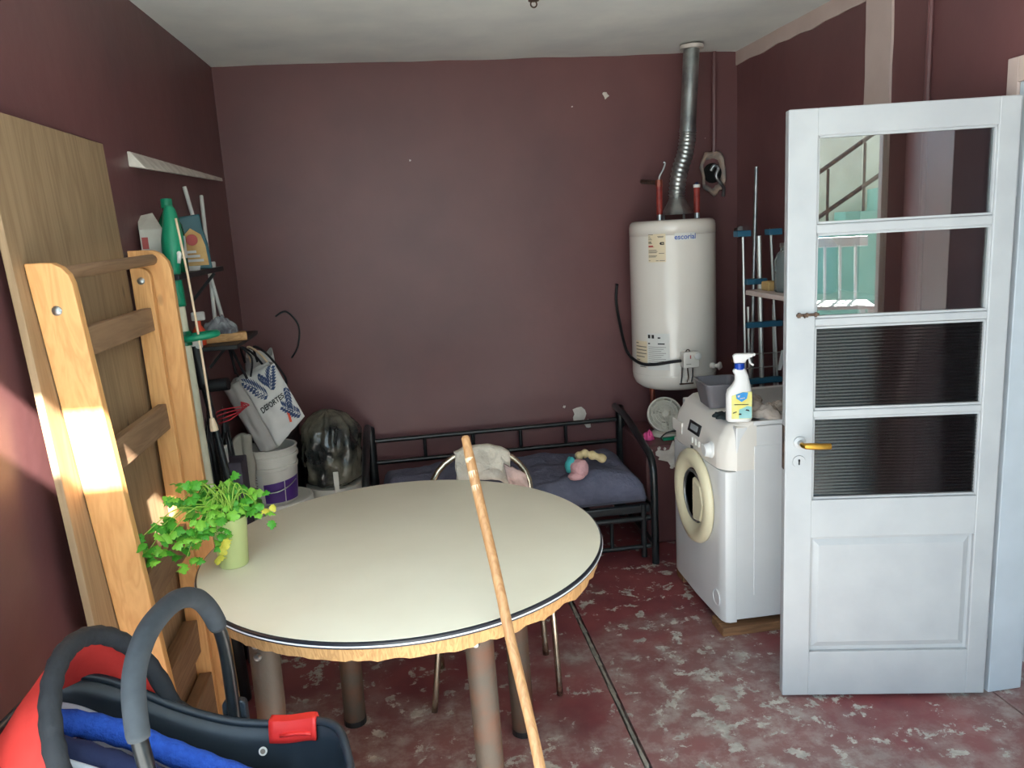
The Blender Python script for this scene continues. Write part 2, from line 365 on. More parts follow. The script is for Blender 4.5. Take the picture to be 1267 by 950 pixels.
# bare patches (irregular thin plaster scars) as parts of their wall
def chip(px, py, size, parent, plane, seed, asp=1.0, ang=0, m=None):
    rnd = random.Random(seed); n = 11; mb = MB(); pts = []
    for i in range(n):
        a = 2*math.pi*i/n; rr = size*rnd.uniform(.55, 1.15); x, z = rr*math.cos(a)*asp, rr*math.sin(a)
        pts.append((x*math.cos(ang)-z*math.sin(ang), x*math.sin(ang)+z*math.cos(ang)))
    p = PY(plane, px, py)
    mb.prism(pts, lambda q: V(p.x+q[0], plane-.0030-.0004*seed, p.z+q[1]), lambda q: V(p.x+q[0], plane+.002, p.z+q[1]))
    mb.build('bare_plaster_chip', m or M['plaster'], parent)
chip(749, 118, .022, wb, YB, 3, .8, .5); chip(716, 513, .045, wb, YB, 5, 1.0, -.5); chip(727, 524, .026, wb, YB, 11, 1, .3); chip(698, 503, .009, wb, YB, 8)
chip(834, 563, .075, lg, 3.87, 9, 1.1, -.1); chip(820, 562, .03, lg, 3.87, 10, 1.4, -.2); chip(815, 554, .010, lg, 3.87, 12); chip(822, 555, .009, lg, 3.87, 13); chip(831, 577, .012, lg, 3.87, 14); chip(806, 557, .006, lg, 3.87, 15)
# white tapering ledge on left wall
b_ = MB(); y0, y1 = 2.98, 4.33
b_.hexa([V(XL(y0)-.01,y0,1.985), V(XL(y0)+.055,y0,1.975), V(XL(y1)+.006,y1,2.018), V(XL(y1)-.01,y1,2.018), V(XL(y0)-.01,y0,2.035), V(XL(y0)+.008,y0,2.035), V(XL(y1)+.004,y1,2.035), V(XL(y1)-.01,y1,2.035)])
b_.build('plaster_ledge', M['plaster'], wl, bevel=.004)
# wall pipe from ceiling, right of flue
MB().tube([(1.81,4.375,H), (1.806,4.375,2.05)], .014, 8).build('conduit_pipe', M['wall'], wb)
# ceiling hook
hk = PZ(H-.01, 660, -3)
h = MB(); h.lathe([(.0,0),(.022,0),(.022,.012),(.012,.02),(0,.02)], (hk.x,hk.y,H-.022), 14)
h.tube(arc((hk.x,hk.y,H-.034), .012, 90, 400, 12, (1,0,0), (0,0,1)), .003, 6)
h.build('ceiling_hook', M['iron'], label='small iron hook in the ceiling', cat='hook')

# ------------------------------------------------------------------ patio behind the camera (seen in the door glass)
M['mint'] = mat('mint_paint', (150,196,176), .7, col2=(136,182,162), scale=3)
M['cream'] = mat('cream_render', (228,212,188), .85, col2=(210,194,170), scale=3, bump=.2)
M['tile'] = mat('patio_concrete', (178,180,177), .8, col2=(166,168,165), scale=4)
MB().box(-8, 7, -9, 1.69, -.12, -.004).build('floor_patio', M['tile'], label='pale patio floor run up to the room to bounce sunlight', **ST)  # unseen pale ground carried under the near room to bounce sun inside
MB().box(-8, 7, -9.3, -9.0, 0, 2.2).build('wall_patio', M['cream'], label='low cream wall at the far end of the patio', **ST)
MB().box(1.2, 4.2, -3.3, -3.0, 0, 2.7).build('wall_patio_stair', M['cream'], label='cream patio wall behind the outdoor stair', **ST)
s_ = MB()
for i in range(5, 11): s_.box(-.3+.28*i, -.02+.28*i, -2.98, -2.1, 0, .19*i+.16)
st = s_.build('patio_stair', M['mint'], label='mint painted outdoor stair against the patio wall', **ST)
ra = thing('stair_railing', (1.94,-2.1,0), 'black iron railing along the mint patio stair', 'railing')
for i in range(5, 11):
    z = .16+.19*i; MB().tube([(-.16+.28*i,-2.15,z), (-.16+.28*i,-2.15,z+.55)], .012, 8).build('baluster', M['iron'], ra)
for dz in (.20, .57): MB().tube([(1.1,-2.15,.07+dz+1.4*.19/.28), (2.78,-2.15,.07+dz+3.08*.19/.28)], .018, 8).build('handrail', M['iron'], ra)
M['whiteplastic'] = mat('white_plastic', (226,226,222), .4, col2=(214,213,208), scale=8)
M['bluecrate'] = mat('blue_crate_plastic', (60,104,160), .5)
cr = thing('storage_crate', (1.72,-.6,0), 'blue plastic crate under the garden chair on the patio', 'crate')
MB().box(1.42,2.02,-.86,-.36,0,.62).build('crate_body', M['bluecrate'], cr, bevel=.015)
MB().box(1.40,2.04,-.88,-.34,.62,.66).build('crate_lid', M['bluecrate'], cr, bevel=.012)
CH = .661
ch = thing('plastic_chair', (1.72,-.6,CH), 'white plastic garden chair standing on the blue patio crate', 'chair')
MB().box(1.50,1.94,-.82,-.40,CH+.40,CH+.425).build('seat', M['whiteplastic'], ch, bevel=.01)
for x in (1.52,1.91):
    for y in (-.80,-.42): MB().bar((x+(x-1.72)*.12,y,CH), (x,y,CH+.40), .035, .035).build('leg', M['whiteplastic'], ch, bevel=.005)
for k in range(4): MB().bar((1.57+.10*k,-.84,CH+.42), (1.57+.10*k,-.90,CH+.80), .06, .015).build('slat', M['whiteplastic'], ch, bevel=.004)
MB().bar((1.49,-.905,CH+.82), (1.95,-.905,CH+.82), .03, .07).build('top_rail', M['whiteplastic'], ch, bevel=.008)

# ================================================================== WHITE DOOR
DO = V(1.2384,2.4094,.015); da = -.2115; DW = .693
DM = Matrix.Translation(DO) @ Matrix.Rotation(da, 4, 'Z')   # local x along width, -y towards the camera, z up
dr = thing('door_1', DO, 'white half-glazed wooden door standing open', 'door', kind='structure')
def dbox(x0, x1, z0, z1, y0=-.0, y1=.04): return MB(DM).box(x0, x1, y0, y1, z0, z1)
dbox(0,.092,0,2.0).build('stile', M['white'], dr, bevel=.004)
dbox(.628,DW,0,2.0).build('stile', M['white'], dr, bevel=.004)
dbox(.090,.630,1.918,2.0,.0005,.0395).build('rail', M['white'], dr, bevel=.003)
for z0, z1 in ((1.617,1.647),(1.321,1.347),(1.016,1.040)):
    dbox(.090,.630,z0,z1,.004,.036).build('glazing_bar', M['white'], dr, bevel=.005)
dbox(.090,.630,.594,.730,.0005,.0395).build('rail', M['white'], dr, bevel=.003)
dbox(.090,.630,0,.168,.0005,.0395).build('rail', M['white'], dr, bevel=.003)
pn = dbox(.086,.632,.165,.598,.016,.026).build('panel', M['white'], dr)
p = MB(DM); a0, a1, b0, b1 = .098,.62,.18,.585; i_ = .022
p.hexa([V(a0,.017,b0), V(a1,.017,b0), V(a1,.017,b1), V(a0,.017,b1), V(a0+i_,.008,b0+i_), V(a1-i_,.008,b0+i_), V(a1-i_,.008,b1-i_), V(a0+i_,.008,b1-i_)])
p.build('raised_field', M['white'], pn)
zs = [(1.646,1.920),(1.346,1.619),(1.039,1.322),(.729,1.018)]
M['ribbed'] = glass('ribbed_pane', .09, (104,116,120), .06)
def putty(z0, z1):
    q = MB(DM); t_ = .007
    for x0, x1, c0, c1 in ((.091,.091+t_,z0,z1),(.629-t_,.629,z0,z1),(.091,.629,z0,z0+t_),(.091,.629,z1-t_,z1)): q.box(x0,x1,.008,.019,c0,c1)
    q.build('putty_bead', M['white'], dr, bevel=.002)
for k, (z0, z1) in enumerate(zs):
    if k < 2: dbox(.088,.632,z0-.003,z1+.003,.019,.023).build('pane', M['glass'], dr)
    else:
        q = MB(DM); nr = 26
        def rib(u, v, z0=z0, z1=z1):
            ph = u*nr; return V(lerp(.088,.632,v), .019-.0035*abs(math.sin(math.pi*ph)), lerp(z0-.003, z1+.003, u))
        q.grid(rib, nr*6, 1)
        q.add([V(.088,.024,z0-.003), V(.632,.024,z0-.003), V(.632,.024,z1+.003), V(.088,.024,z1+.003)], [(0,1,2,3)])
        q.build('pane', M['ribbed'], dr, smooth='all', label='horizontally ribbed glass pane')
    putty(z0+.002, z1-.002)
# lever handle, rose, keyhole plate, latch
hd = MB(DM @ Matrix.Translation((.047,0,.935)) @ Matrix.Rotation(R(90), 4, 'X')).lathe([(.0,-.0),(.021,0),(.020,.006),(.010,.010),(.009,.03),(0,.03)], n=18).build('handle_rose', M['white'], dr, smooth=True)
MB(DM).tube([(.047,-.026,.935),(.047,-.042,.935),(.052,-.048,.935),(.070,-.049,.934),(.10,-.049,.932),(.133,-.047,.931)], [.0085,.0085,.010,.0115,.011,.0105], 12).build('lever', M['brass'], hd, smooth=True)
kp = MB(DM @ Matrix.Translation((.046,0,.868)) @ Matrix.Rotation(R(90), 4, 'X')).lathe([(.0,-.0),(.022,0),(.021,.004),(0,.005)], n=18).build('keyhole_plate', M['white'], dr, smooth=True)
k = MB(DM); k.box(.0435,.0475,-.0062,-.004,.858,.876); k.box(.0425,.0485,-.0062,-.004,.870,.877); k.build('keyhole', M['dark'], kp)
l = MB(DM); l.tube([(.03,-.006,1.361),(.10,-.006,1.362)], .0045, 8); l.box(.034,.042,-.010,0,1.353,1.369); l.box(.06,.066,-.010,0,1.354,1.368); l.box(.088,.094,-.010,0,1.354,1.369); l.tube([(.052,-.008,1.361),(.052,-.02,1.355)], .003, 6)
l.build('latch_bolt', M['iron'], dr)
MB(DM).box(-.002,.0,.008,.032,.84,.99).build('lock_plate', M['iron'], dr)
for z in (.25,1.0,1.75): MB(DM).tube([(DW+.004,.02,z-.05),(DW+.004,.02,z+.05)], .006, 8).build('hinge', M['jamb'], dr)

# ================================================================== ROUND TABLE
TC = V(-.043,2.354,0); TR = .606; TZ = .770
tb = thing('round_table', TC, 'large round cream-topped table on rusty pipe legs', 'table')
M['laminate'] = mat('cream_laminate', (233,226,205), .42, col2=(227,219,197), scale=3)
M['band'] = mat('black_edge_band', (34,36,44), .35); M['bandw'] = mat('white_edge_band', (220,222,226), .35)
M['rawwood'] = wood('raw_chipboard', (160,118,72), (194,150,98), 2, 20, .8, False)
MB().lathe([(0,TZ-.006),(TR-.002,TZ-.006),(TR-.001,TZ-.001),(TR-.003,TZ),(0,TZ)], (TC.x,TC.y,0), 128).build('table_top', M['laminate'], tb, smooth=True)
MB().lathe([(TR-.02,TZ-.020),(TR+.003,TZ-.020),(TR+.005,TZ-.018),(TR+.005,TZ-.005),(TR+.001,TZ-.002),(TR-.02,TZ-.002)], (TC.x,TC.y,0), 128).build('edge_band', M['band'], tb, smooth=True)
MB().tube([(TC.x+(TR+.0045)*math.cos(a*math.pi/64), TC.y+(TR+.0045)*math.sin(a*math.pi/64), TZ-.0125) for a in range(128)], .0024, 6, True).build('edge_stripe', M['bandw'], tb, smooth=True)
q = MB(); n = 240
def rawr(a, k): return TR-.004-.006*k-.012*k*abs(noise.noise(V(math.cos(a)*9,math.sin(a)*9,k*2)))
vv = []; ff = []
for k in range(4):
    for i in range(n):
        a = 2*math.pi*i/n; jag = .012*noise.noise(V(math.cos(a)*7,math.sin(a)*7,1))+.005*noise.noise(V(math.cos(a)*40,math.sin(a)*40,1))
        z = TZ-.02-(0,.018,.040,.040)[k]-(jag if k >= 2 else .25*jag if k else 0); rr = rawr(a, (0,.5,1,1)[k]) if k < 3 else .45
        vv.append(V(TC.x+rr*math.cos(a), TC.y+rr*math.sin(a), z))
for k in range(3):
    for i in range(n): ff.append((k*n+i, k*n+(i+1) % n, (k+1)*n+(i+1) % n, (k+1)*n+i))
ff.append(tuple(3*n+i for i in range(n))); ff.append(tuple(i for i in range(n)))
q.add(vv, ff).build('chipboard_core', M['rawwood'], tb, smooth=True, angle=50)
M['rust'] = mat('rusty_pipe', (78,69,60), .6, .2, col2=(98,62,44), scale=9, detail=8, lo=.42, hi=.72, bump=.2, bscale=40)
legs = [((-.262,2.56,.72),(-.276,2.625,0)), ((.29,2.40,.72),(.305,2.434,0)), ((.135,1.93,.72),(.152,1.965,0)), ((-.425,2.00,.72),(-.44,2.05,0))]
for a, b in legs:
    lo = MB().tube([V(*b)+V(0,0,.0), V(*b)+V(0,0,.012), lerp(V(*b),V(*a),.99)], .0385, 20).build('leg', M['rust'], tb, smooth=True)
    MB().lathe([(.0,0),(.040,0),(.040,.02),(.037,.024)], (b[0],b[1],.0), 20).build('foot_cap', M['black'], lo)
    for dz, an in ((.035,-1.9),(.07,-1.85),(.045,-.6)):
        c_ = lerp(V(*a), V(*b), dz/.72); d_ = V(math.cos(an), math.sin(an), 0)
        MB(Matrix.Translation(c_+d_*.037) @ d_.to_track_quat('Z', 'Y').to_matrix().to_4x4()).lathe([(0,0),(.011,0),(.011,.004),(.008,.009),(0,.011)], n=10).build('bolt', M['steel'], lo, smooth=True)

# ================================================================== STICK
M['stick'] = wood('pale_stick_wood', (158,112,70), (188,142,96), 2, 12, .5, False)
B, E = V(.298,1.335,0), V(.1395,1.9495,1.185); n = 24
sk = MB().tube([lerp(B, E, i/n)+V(.003*noise.noise(V(i*.3,0,0)),.003*noise.noise(V(0,i*.3,4)),0) for i in range(n+1)], [.0135]+[.0128+.0008*noise.noise(V(i*.5,2,0)) for i in range(n-1)]+[.0108], 14)
so = sk.build('wooden_stick', M['stick'], smooth=True, label='long pale wooden broom handle leaning against the round table', cat='stick')
dd = (E-B).normalized()
MB().lathe([(.0113,0),(.0108,.004),(.007,.009),(0,.011)], E, 14, dd.to_track_quat('Z','Y').to_matrix().to_4x4()).build('rounded_tip', M['stick'], so, smooth=True)
for t_, l_ in ((.90,.05),(.925,.06),(.955,.04)):
    M.setdefault('tape', mat('worn_tape', (222,196,164), .25))
    MB().tube([lerp(B,E,t_)+V(-.0007,0,0), lerp(B,E,t_)+dd*l_*.3+V(-.0007,-.0007,0)], .0126, 12).build('tape_residue', M['tape'], so, smooth=True)

# ================================================================== FOLDED WOODEN TABLE against the left wall
M['ply'] = wood('plywood_face', (140,114,84), (164,138,106), 2, 7, .6)
M['pine'] = wood('pine_board', (212,152,92), (230,174,112), 2, 9, .55)
M['bar_wood'] = wood('weathered_crossbar', (130,100,74), (156,124,94), 1, 9, .65)
def FP(y, z, h): # point on folded table: z height, y along wall, h proud of the plywood face
    return V(-.880+.080*(1-z/2.03)+h, y, z)
pt = thing('folding_table', (-.80,2.38,0), 'folded wooden table leaning upright against the left wall', 'table')
def slab(yl, yr, zl, zr, h0, h1): # tapered board given by y limits at bottom / top
    (yb0, yb1), (yt0, yt1) = yl, yr
    return MB().hexa([FP(yb0,zl,h1), FP(yb1,zl,h1), FP(yb1,zl,h0), FP(yb0,zl,h0), FP(yt0,zr,h1), FP(yt1,zr,h1), FP(yt1,zr,h0), FP(yt0,zr,h0)])
slab((2.02,2.74),(1.97,2.755),.0,2.035,-.018,0).build('plywood_top', M['ply'], pt, bevel=.002)
def legboard(name, yb, yt, th, h0, h1, z1, m):
    n_ = 6; mb = MB(); pr = [(h0,0.0),(h1,0.0)]
    w_ = h1-h0; pts = [(h0,0),(h1,0),(h1,z1-w_*.55)]+[(h0+w_*(.5+.5*math.cos(R(a))), z1-w_*.55+w_*.55*math.sin(R(a))) for a in (25,50,75)]+[(h0+w_*.35,z1),(h0,z1)]
    def yy(z): return lerp(yb, yt, z/z1)
    mb.prism(pts, lambda q: FP(yy(q[1]), q[1], q[0]), lambda q: FP(yy(q[1])+th, q[1], q[0]))
    return mb.build(name, m, pt, bevel=.003)
L1 = legboard('leg', 2.205, 2.03, .034, .002, .098, 1.685, M['pine'])
L2 = legboard('leg', 2.60, 2.745, .03, .012, .072, 1.645, M['pine'])
L3 = legboard('side_board', 2.66, 2.79, .03, .0, .128, 1.70, M['pine'])
MB().tube([FP(2.06,1.655,.055), FP(2.78,1.668,.075)], .018, 10).build('round_rail', M['bar_wood'], pt, smooth=True)
for z0, z1, h in ((1.44,1.515,.062),(1.115,1.20,.062),(.70,.795,.066)):
    f0 = lerp(2.205,2.03,z0/1.685)+.034; f1 = lerp(2.60,2.745,z0/1.645)
    slab((f0,f1),(f0,f1),z0,z1,h-.028,h).build('crossbar', M['bar_wood'], pt, bevel=.003)
for z0, z1, h0, h in ((.345,.455,.002,.05),(.175,.325,.002,.022),(.02,.265,.028,.07)):
    slab((2.235,2.62),(2.22,2.64),z0,z1,h0,h).build('crossbar', M['bar_wood'], pt, bevel=.003)
def bolt(y, z, h, par): MB(Matrix.Translation(FP(y,z,h)) @ Matrix.Rotation(R(90),4,'X')).lathe([(0,0),(.012,0),(.012,.003),(.007,.007),(0,.008)], n=10).build('bolt', M['steel'], par, smooth=True)
bolt(lerp(2.205,2.03,1.57/1.685), 1.57, .05, L1); bolt(lerp(2.60,2.745,1.60/1.645), 1.602, .042, L2)
# ================================================================== WATER HEATER
M['enamel'] = mat('white_enamel', (226,218,208), .22, col2=(220,212,201), scale=2, coat=.3)
M['label_cream'] = mat('cream_paper', (222,204,172), .6); M['ink'] = mat('grey_ink', (120,112,104), .7); M['ink_dark'] = mat('dark_ink', (40,36,34), .7)
M['ink_red'] = mat('red_ink', (176,84,80), .7); M['ink_blue'] = mat('blue_ink', (52,86,168), .5); M['label_white'] = mat('pale_paper', (214,212,206), .6)
M['copper'] = mat('copper_pipe', (158,84,62), .4, .5, col2=(120,66,54), scale=30)
M['redpipe'] = mat('red_pipe_wrap', (150,52,42), .5, col2=(124,42,38), scale=30)
HC = V(1.470,4.135,0); HR = .2265; Z0, Z1 = .806, 1.700
ht = thing('water_heater', (HC.x,HC.y,Z0), 'tall white cylindrical gas water heater hung on back wall', 'water heater')
pr = [(0,Z0-.006),(HR*.55,Z0-.004),(HR*.80,Z0+.006),(HR*.93,Z0+.028),(HR*.99,Z0+.060),(HR,Z0+.085)]
MB().lathe(pr+[(HR,Z0+.088)], HC, 64).build('bottom_cap', M['enamel'], ht, smooth='all')
MB().lathe([(HR-.0015,Z0+.088),(HR,Z0+.0895),(HR,Z1-.078),(HR-.0015,Z1-.0765)], HC, 64).build('tank_jacket', M['enamel'], ht, smooth=True)
tp = MB().lathe([(HR,Z1-.0765),(HR,Z1-.032),(HR*.98,Z1-.014),(HR*.93,Z1-.003),(HR*.85,Z1),(0,Z1+.002)], HC, 64).build('top_cap', M['enamel'], ht, smooth='all')
def HP(x, z, dr_=.0012): # lateral offset along jacket (arc length, facing -y) -> 3d
    a = x/HR - math.pi/2; return V(HC.x+(HR+dr_)*math.cos(a), HC.y+(HR+dr_)*math.sin(a), z)
def hx(px, py): # pixel -> jacket arc coordinate
    d = ray(px, py); o2 = CAM_O-HC; a_ = d.x*d.x+d.y*d.y; b_2 = o2.x*d.x+o2.y*d.y; c_2 = o2.x**2+o2.y**2-HR*HR
    D = b_2*b_2-a_*c_2; t = (-b_2-math.sqrt(max(D, 0)))/a_; p = CAM_O+d*t; an = math.atan2(p.y-HC.y, p.x-HC.x)
    return HR*(an+math.pi/2), p.z
def hpatch(x0, x1, z0, z1, m, par, name, dr_=.0012, sl=0, n=8):
    return MB().grid(lambda u, v: HP(lerp(x0,x1,u), lerp(z0,z1,v)+sl*u, dr_), n, 1).build(name, m, par, smooth='all')
x0, zt = hx(802,290); x1, zb = hx(824,324)
lb = hpatch(x0, x1, zb, zt, M['label_cream'], ht, 'rating_sticker')
q = MB(); wd = x1-x0; hh = zt-zb
def ink(mb, u0, u1, v0, v1): mb.grid(lambda u, v: HP(x0+wd*lerp(u0,u1,u), zb+hh*lerp(v0,v1,v), .0022), 3, 1)
for u0, u1, v in ((.02,.3,.97),(.02,.14,.90),(.02,.2,.84),(.02,.24,.79),(.02,.5,.42),(.02,.55,.37),(.02,.5,.33),(.02,.52,.22),(.02,.45,.18),(.02,.12,.05),(.45,.6,.04),(.65,.95,.04),(.55,.9,.90),(.58,.88,.87),(.62,.92,.30)): ink(q, u0, u1, v, v+.022)
q.build('small_print', M['ink'], lb, kind='stuff')
q = MB(); ink(q, .02, .2, .70, .735); ink(q, .02,.24,.66,.68); q.build('bold_print', M['ink_dark'], lb, kind='stuff')
q = MB(); ink(q, .02, .30, .55, .60); ink(q, .02,.36,.535,.55); q.build('red_print', M['ink_red'], lb)
q = MB(); q.add([HP(x0+wd*u, zb+hh*v, .0022) for u, v in ((.66,.66),(.72,.61),(.92,.61),(.92,.71),(.72,.71))], [(0,1,2,3,4)]); q.build('energy_arrow', M['ink_dark'], lb)
q = MB(); ink(q, .78, .88, .648, .672); q.build('arrow_mark', M['label_cream'], lb)
xa, zz = hx(848,292); bl = hpatch(xa-.055, xa+.055, zz-.021, zz+.017, M['label_white'], ht, 'brand_plate')
q = MB(); letters(q, 'escorial', .036, lambda x, y: HP(xa+x*1.0, zz-.003+y, .0024), .0006); q.build('brand_lettering', M['ink_blue'], bl)
xa, zz = hx(801,412); xb, zl = hx(829,458)
lb2 = hpatch(xa, xb, zl, zz, M['label_white'], ht, 'instruction_sticker', .0012)
q = MB(); 
for u0, u1, v0, v1 in ((.04,.16,.86,.96),(.22,.34,.86,.96),(.04,.14,.70,.735),(.5,.8,.70,.735),(.5,.62,.86,.90)): q.grid(lambda u, v: HP(lerp(xa,xb,lerp(u0,u1,u)), lerp(zl,zz,lerp(v0,v1,v)), .0022), 3, 1)
q.build('bold_print', M['ink_dark'], lb2, kind='stuff')
q = MB()
for k in range(9): q.grid(lambda u, v: HP(lerp(xa,xb,lerp(.05,.85-.1*(k % 3),u)), lerp(zl,zz,.62-.055*k+.012*v), .0022), 4, 1)
q.build('small_print', M['ink'], lb2, kind='stuff')
xa2, zz2 = hx(787.2,416); xb2 = xa-.002
lb3 = hpatch(xa2, xb2, zl+.03, zz2-.02, M['label_cream'], ht, 'warning_sticker', .0012)
q = MB()
for k, (u0, u1) in enumerate(((.05,.3),(.05,.95),(.05,.95),(.05,.95),(.05,.8),(.1,.4),(.1,.9),(.4,.9))): q.grid(lambda u, v: HP(lerp(xa2,xb2,lerp(u0,u1,u)), zz2-.034-.018*k+.005*v, .0022), 4, 1)
q.build('small_print', M['ink'], lb3, kind='stuff')
# thermostat box + knob
xm, zm = hx(851.5,443.5); cp = HP(xm, zm, .0); ou = (cp-V(HC.x,HC.y,cp.z)).normalized(); TM = Matrix.Translation(cp) @ ou.to_track_quat('Z','Y').to_matrix().to_4x4()
# local: z outward, y = up (approx)
TM = Matrix(((-ou.y*-1 if False else -ou.y, 0, ou.x, cp.x), (ou.x, 0, ou.y, cp.y), (0, 1, 0, cp.z), (0,0,0,1)))
tbx = MB(TM).box(-.042,.042,-.040,.042,-.01,.055).build('thermostat', M['enamel'], ht, bevel=.004)
MB(TM @ Matrix.Translation((.030,.020,.055))).lathe([(0,0),(.019,0),(.018,.014),(.013,.018),(0,.019)], n=20).build('knob', M['label_white'], tbx, smooth=True)
q = MB(TM); q.box(-.030,-.004,-.022,-.019,.055,.0558); q.build('small_print', M['ink'], tbx)
q = MB(TM); q.box(-.010,-.004,.008,.026,.055,.0558); q.build('red_print', M['ink_red'], tbx)
MB(TM).tube(arc((0-.012,.042,.03), .010, 0, 180, 8, (1,0,0), (0,1,0)), .003, 6).build('wire_loop', M['iron'], tbx)
# gas tubes under the thermostat
for dx in (-.040,.018): MB(TM).tube([(dx,-.035,.02),(dx,-.09,.016),(dx,-.125,-.002)], .004, 6).build('gas_tube', M['steel'], tbx)
MB(TM).tube(spline([(-.012,-.035,.02),(-.010,-.07,.022),(-.004,-.10,.012),(-.006,-.130,-.01)]), .003, 6).build('pilot_wire', M['iron'], tbx)
q = MB(TM); q.box(-.045,.028,-.137,-.130,-.06,.0); q.build('burner_bracket', M['iron'], ht)
# black cable round the left side
MB().tube(spline([HP(xm-.042,zm-.004,.03), HP(xm-.09,zm-.012,.016), HP(hx(810,450)[0],hx(810,450)[1]-.002,.012), HP(hx(795,449)[0],hx(795,449)[1],.014), V(HC.x-HR-.022,HC.y+.02,.99), V(HC.x-HR-.028,HC.y+.10,1.06), V(HC.x-HR-.02,4.385,1.25), V(HC.x-HR-.012,4.387,1.36)]), .0085, 8).build('power_cable', M['black'], ht, smooth='all')
# drain valve right
xv, zv = hx(880,452); vp = HP(xv,zv,0); vo_ = V(.75,-.66,0)
VM = Matrix.Translation(vp) @ vo_.to_track_quat('Z','Y').to_matrix().to_4x4()
vv_ = MB(VM).lathe([(0,-.02),(.016,-.02),(.016,.02),(.011,.022),(.011,.04),(0,.04)], n=14).build('drain_valve', M['enamel'], ht, smooth=True)
MB(VM).blob((0,0,.045), .024, .020, .012, 10, 6, .3, 2).build('valve_wheel', M['plaster'], vv_, smooth='all')
xw, zw = hx(872,468); MB(Matrix.Translation(HP(xw,zw,-.008)) @ V(.5,-.8,-.2).to_track_quat('Z','Y').to_matrix().to_4x4()).lathe([(0,0),(.008,0),(.008,.012),(0,.012)], n=10).build('inspection_hole', M['dark'], ht)
# draught hood + flue
fx0 = V(1.500,4.135,0)
hc_ = MB().lathe([(.085,1.728),(.083,1.730),(.045,1.800),(.041,1.812),(.038,1.80),(.078,1.726)], fx0, 28).build('draught_hood', M['steel'], ht, smooth=True)
for k in range(3):
    a = R(40+120*k); MB().box(fx0.x+.07*math.cos(a)-.005, fx0.x+.07*math.cos(a)+.005, fx0.y+.07*math.sin(a)-.003, fx0.y+.07*math.sin(a)+.003, Z1, 1.735).build('hood_foot', M['steel'], hc_)
fl_ = thing('flue_pipe', (1.500,4.135,1.80), 'ridged metal flue pipe rising from water heater to ceiling', 'pipe')
ctr = spline([(1.500,4.135,1.805), (1.502,4.135,1.86), (1.520,4.14,1.95), (1.553,4.145,2.04), (1.568,4.15,2.12), (1.570,4.15,2.165)], 16)
cp2 = []; rr2 = []
for i, p_ in enumerate(ctr):
    cp2.append(p_); rr2.append(.0415+(.0030 if i % 4 < 2 else -.0015))
MB().tube(cp2, rr2, 24).build('flexible_duct', M['steel'], fl_, smooth='all')
up_ = [V(1.570,4.15,2.15), V(1.571,4.15,2.17), V(1.585,4.155,2.36), V(1.600,4.16,2.575)]
rp = MB().tube(up_, [.044,.0415,.0415,.0415], 28).build('rigid_pipe', M['steel'], fl_, smooth=True)
MB().tube([up_[0]+V(0,0,-.003), up_[0]+V(0,0,.004)], .0455, 28).build('crimped_joint', M['steel'], fl_)
MB().bar(V(1.546,4.127,2.17), V(1.574,4.133,2.55), .004, .002).build('pipe_seam', M['steel'], rp)
MB().lathe([(.05,0),(.062,.0),(.060,.018),(.048,.02)], (1.600,4.16,2.558), 24).build('ceiling_collar', M['plaster'], fl_, smooth=True)
# red wrapped water pipes
def water_pipe(px, py0, py1, label):
    a, b = PY(4.10,px,py0), PY(4.10,px,py1); b.x = a.x
    o = thing('water_pipe', (b.x,4.10,Z1), label, 'pipe', 'red water pipes on the heater')
    MB().tube([(a.x,4.10,Z1+.001), (a.x,4.10,Z1+.03)], .014, 10).build('thread_collar', M['steel'], o)
    MB().tube([(a.x,4.10,Z1+.03), (a.x,4.10,a.z)], .0165, 12).build('pipe_wrap', M['redpipe'], o, smooth=True)
    return o, V(a.x,4.10,a.z)
o, e = water_pipe(815.5, 231, 262, 'red wrapped water pipe left of the flue with a lever tap')
MB().tube([e, e+V(0,0,.035)], .019, 8).build('pipe_nut', M['copper'], o)
MB().tube(spline([e+V(0,0,.03), e+V(.004,.0,.055), e+V(.02,-.01,.085), e+V(.030,-.012,.115), e+V(.022,-.01,.122)]), .006, 8).build('tap_lever', M['steel'], o, smooth='all')
MB().tube([e+V(0,.0,.02), e+V(0,.29,.045)], .012, 8).build('wall_branch', M['iron'], o)
o, e = water_pipe(862, 232, 262, 'red wrapped water pipe right of the flue')
MB().tube([e, e+V(0,0,.016)], .018, 10).build('pipe_nut', M['label_white'], o)
MB().tube([e+V(0,0,-.03), e+V(.05,.12,.01), e+V(.11,.28,.03)], .012, 8).build('wall_branch', M['ink_blue'], o)
# torn vent opening in the wall with a hooked pipe
vh = PY(4.385, 882, 214)
vt = thing('broken_vent', (vh.x,4.385,vh.z-.1), 'torn ragged vent hole in back wall right of flue', 'vent')
q = MB(); n = 28
def rim(i, k):
    a = 2*math.pi*i/n; rr = (.060,.078,.092,.070)[k]*(1+.22*noise.noise(V(math.cos(a)*2.2,math.sin(a)*2.2,1.3)))
    return V(vh.x+rr*.85*math.cos(a), 4.40-(.0,.045,.03,.0)[k]-.02*noise.noise(V(math.cos(a)*3,math.sin(a)*3,k)), vh.z+rr*1.35*math.sin(a))
vv = [rim(i,k) for k in range(4) for i in range(n)]; ff = [(k*n+i, k*n+(i+1) % n, (k+1)*n+(i+1) % n, (k+1)*n+i) for k in range(3) for i in range(n)]
M['torn'] = mat('torn_plaster_foil', (120,116,116), .6, col2=(172,146,128), scale=16, bump=.5)
q.add(vv, ff).build('torn_rim', M['torn'], vt, smooth='all')
MB(Matrix.Translation((vh.x,4.392,vh.z)) @ Matrix.Rotation(R(90),4,'X')).lathe([(0,0),(.055,0),(.05,.01),(0,.011)], n=20).build('dark_opening', M['dark'], vt)
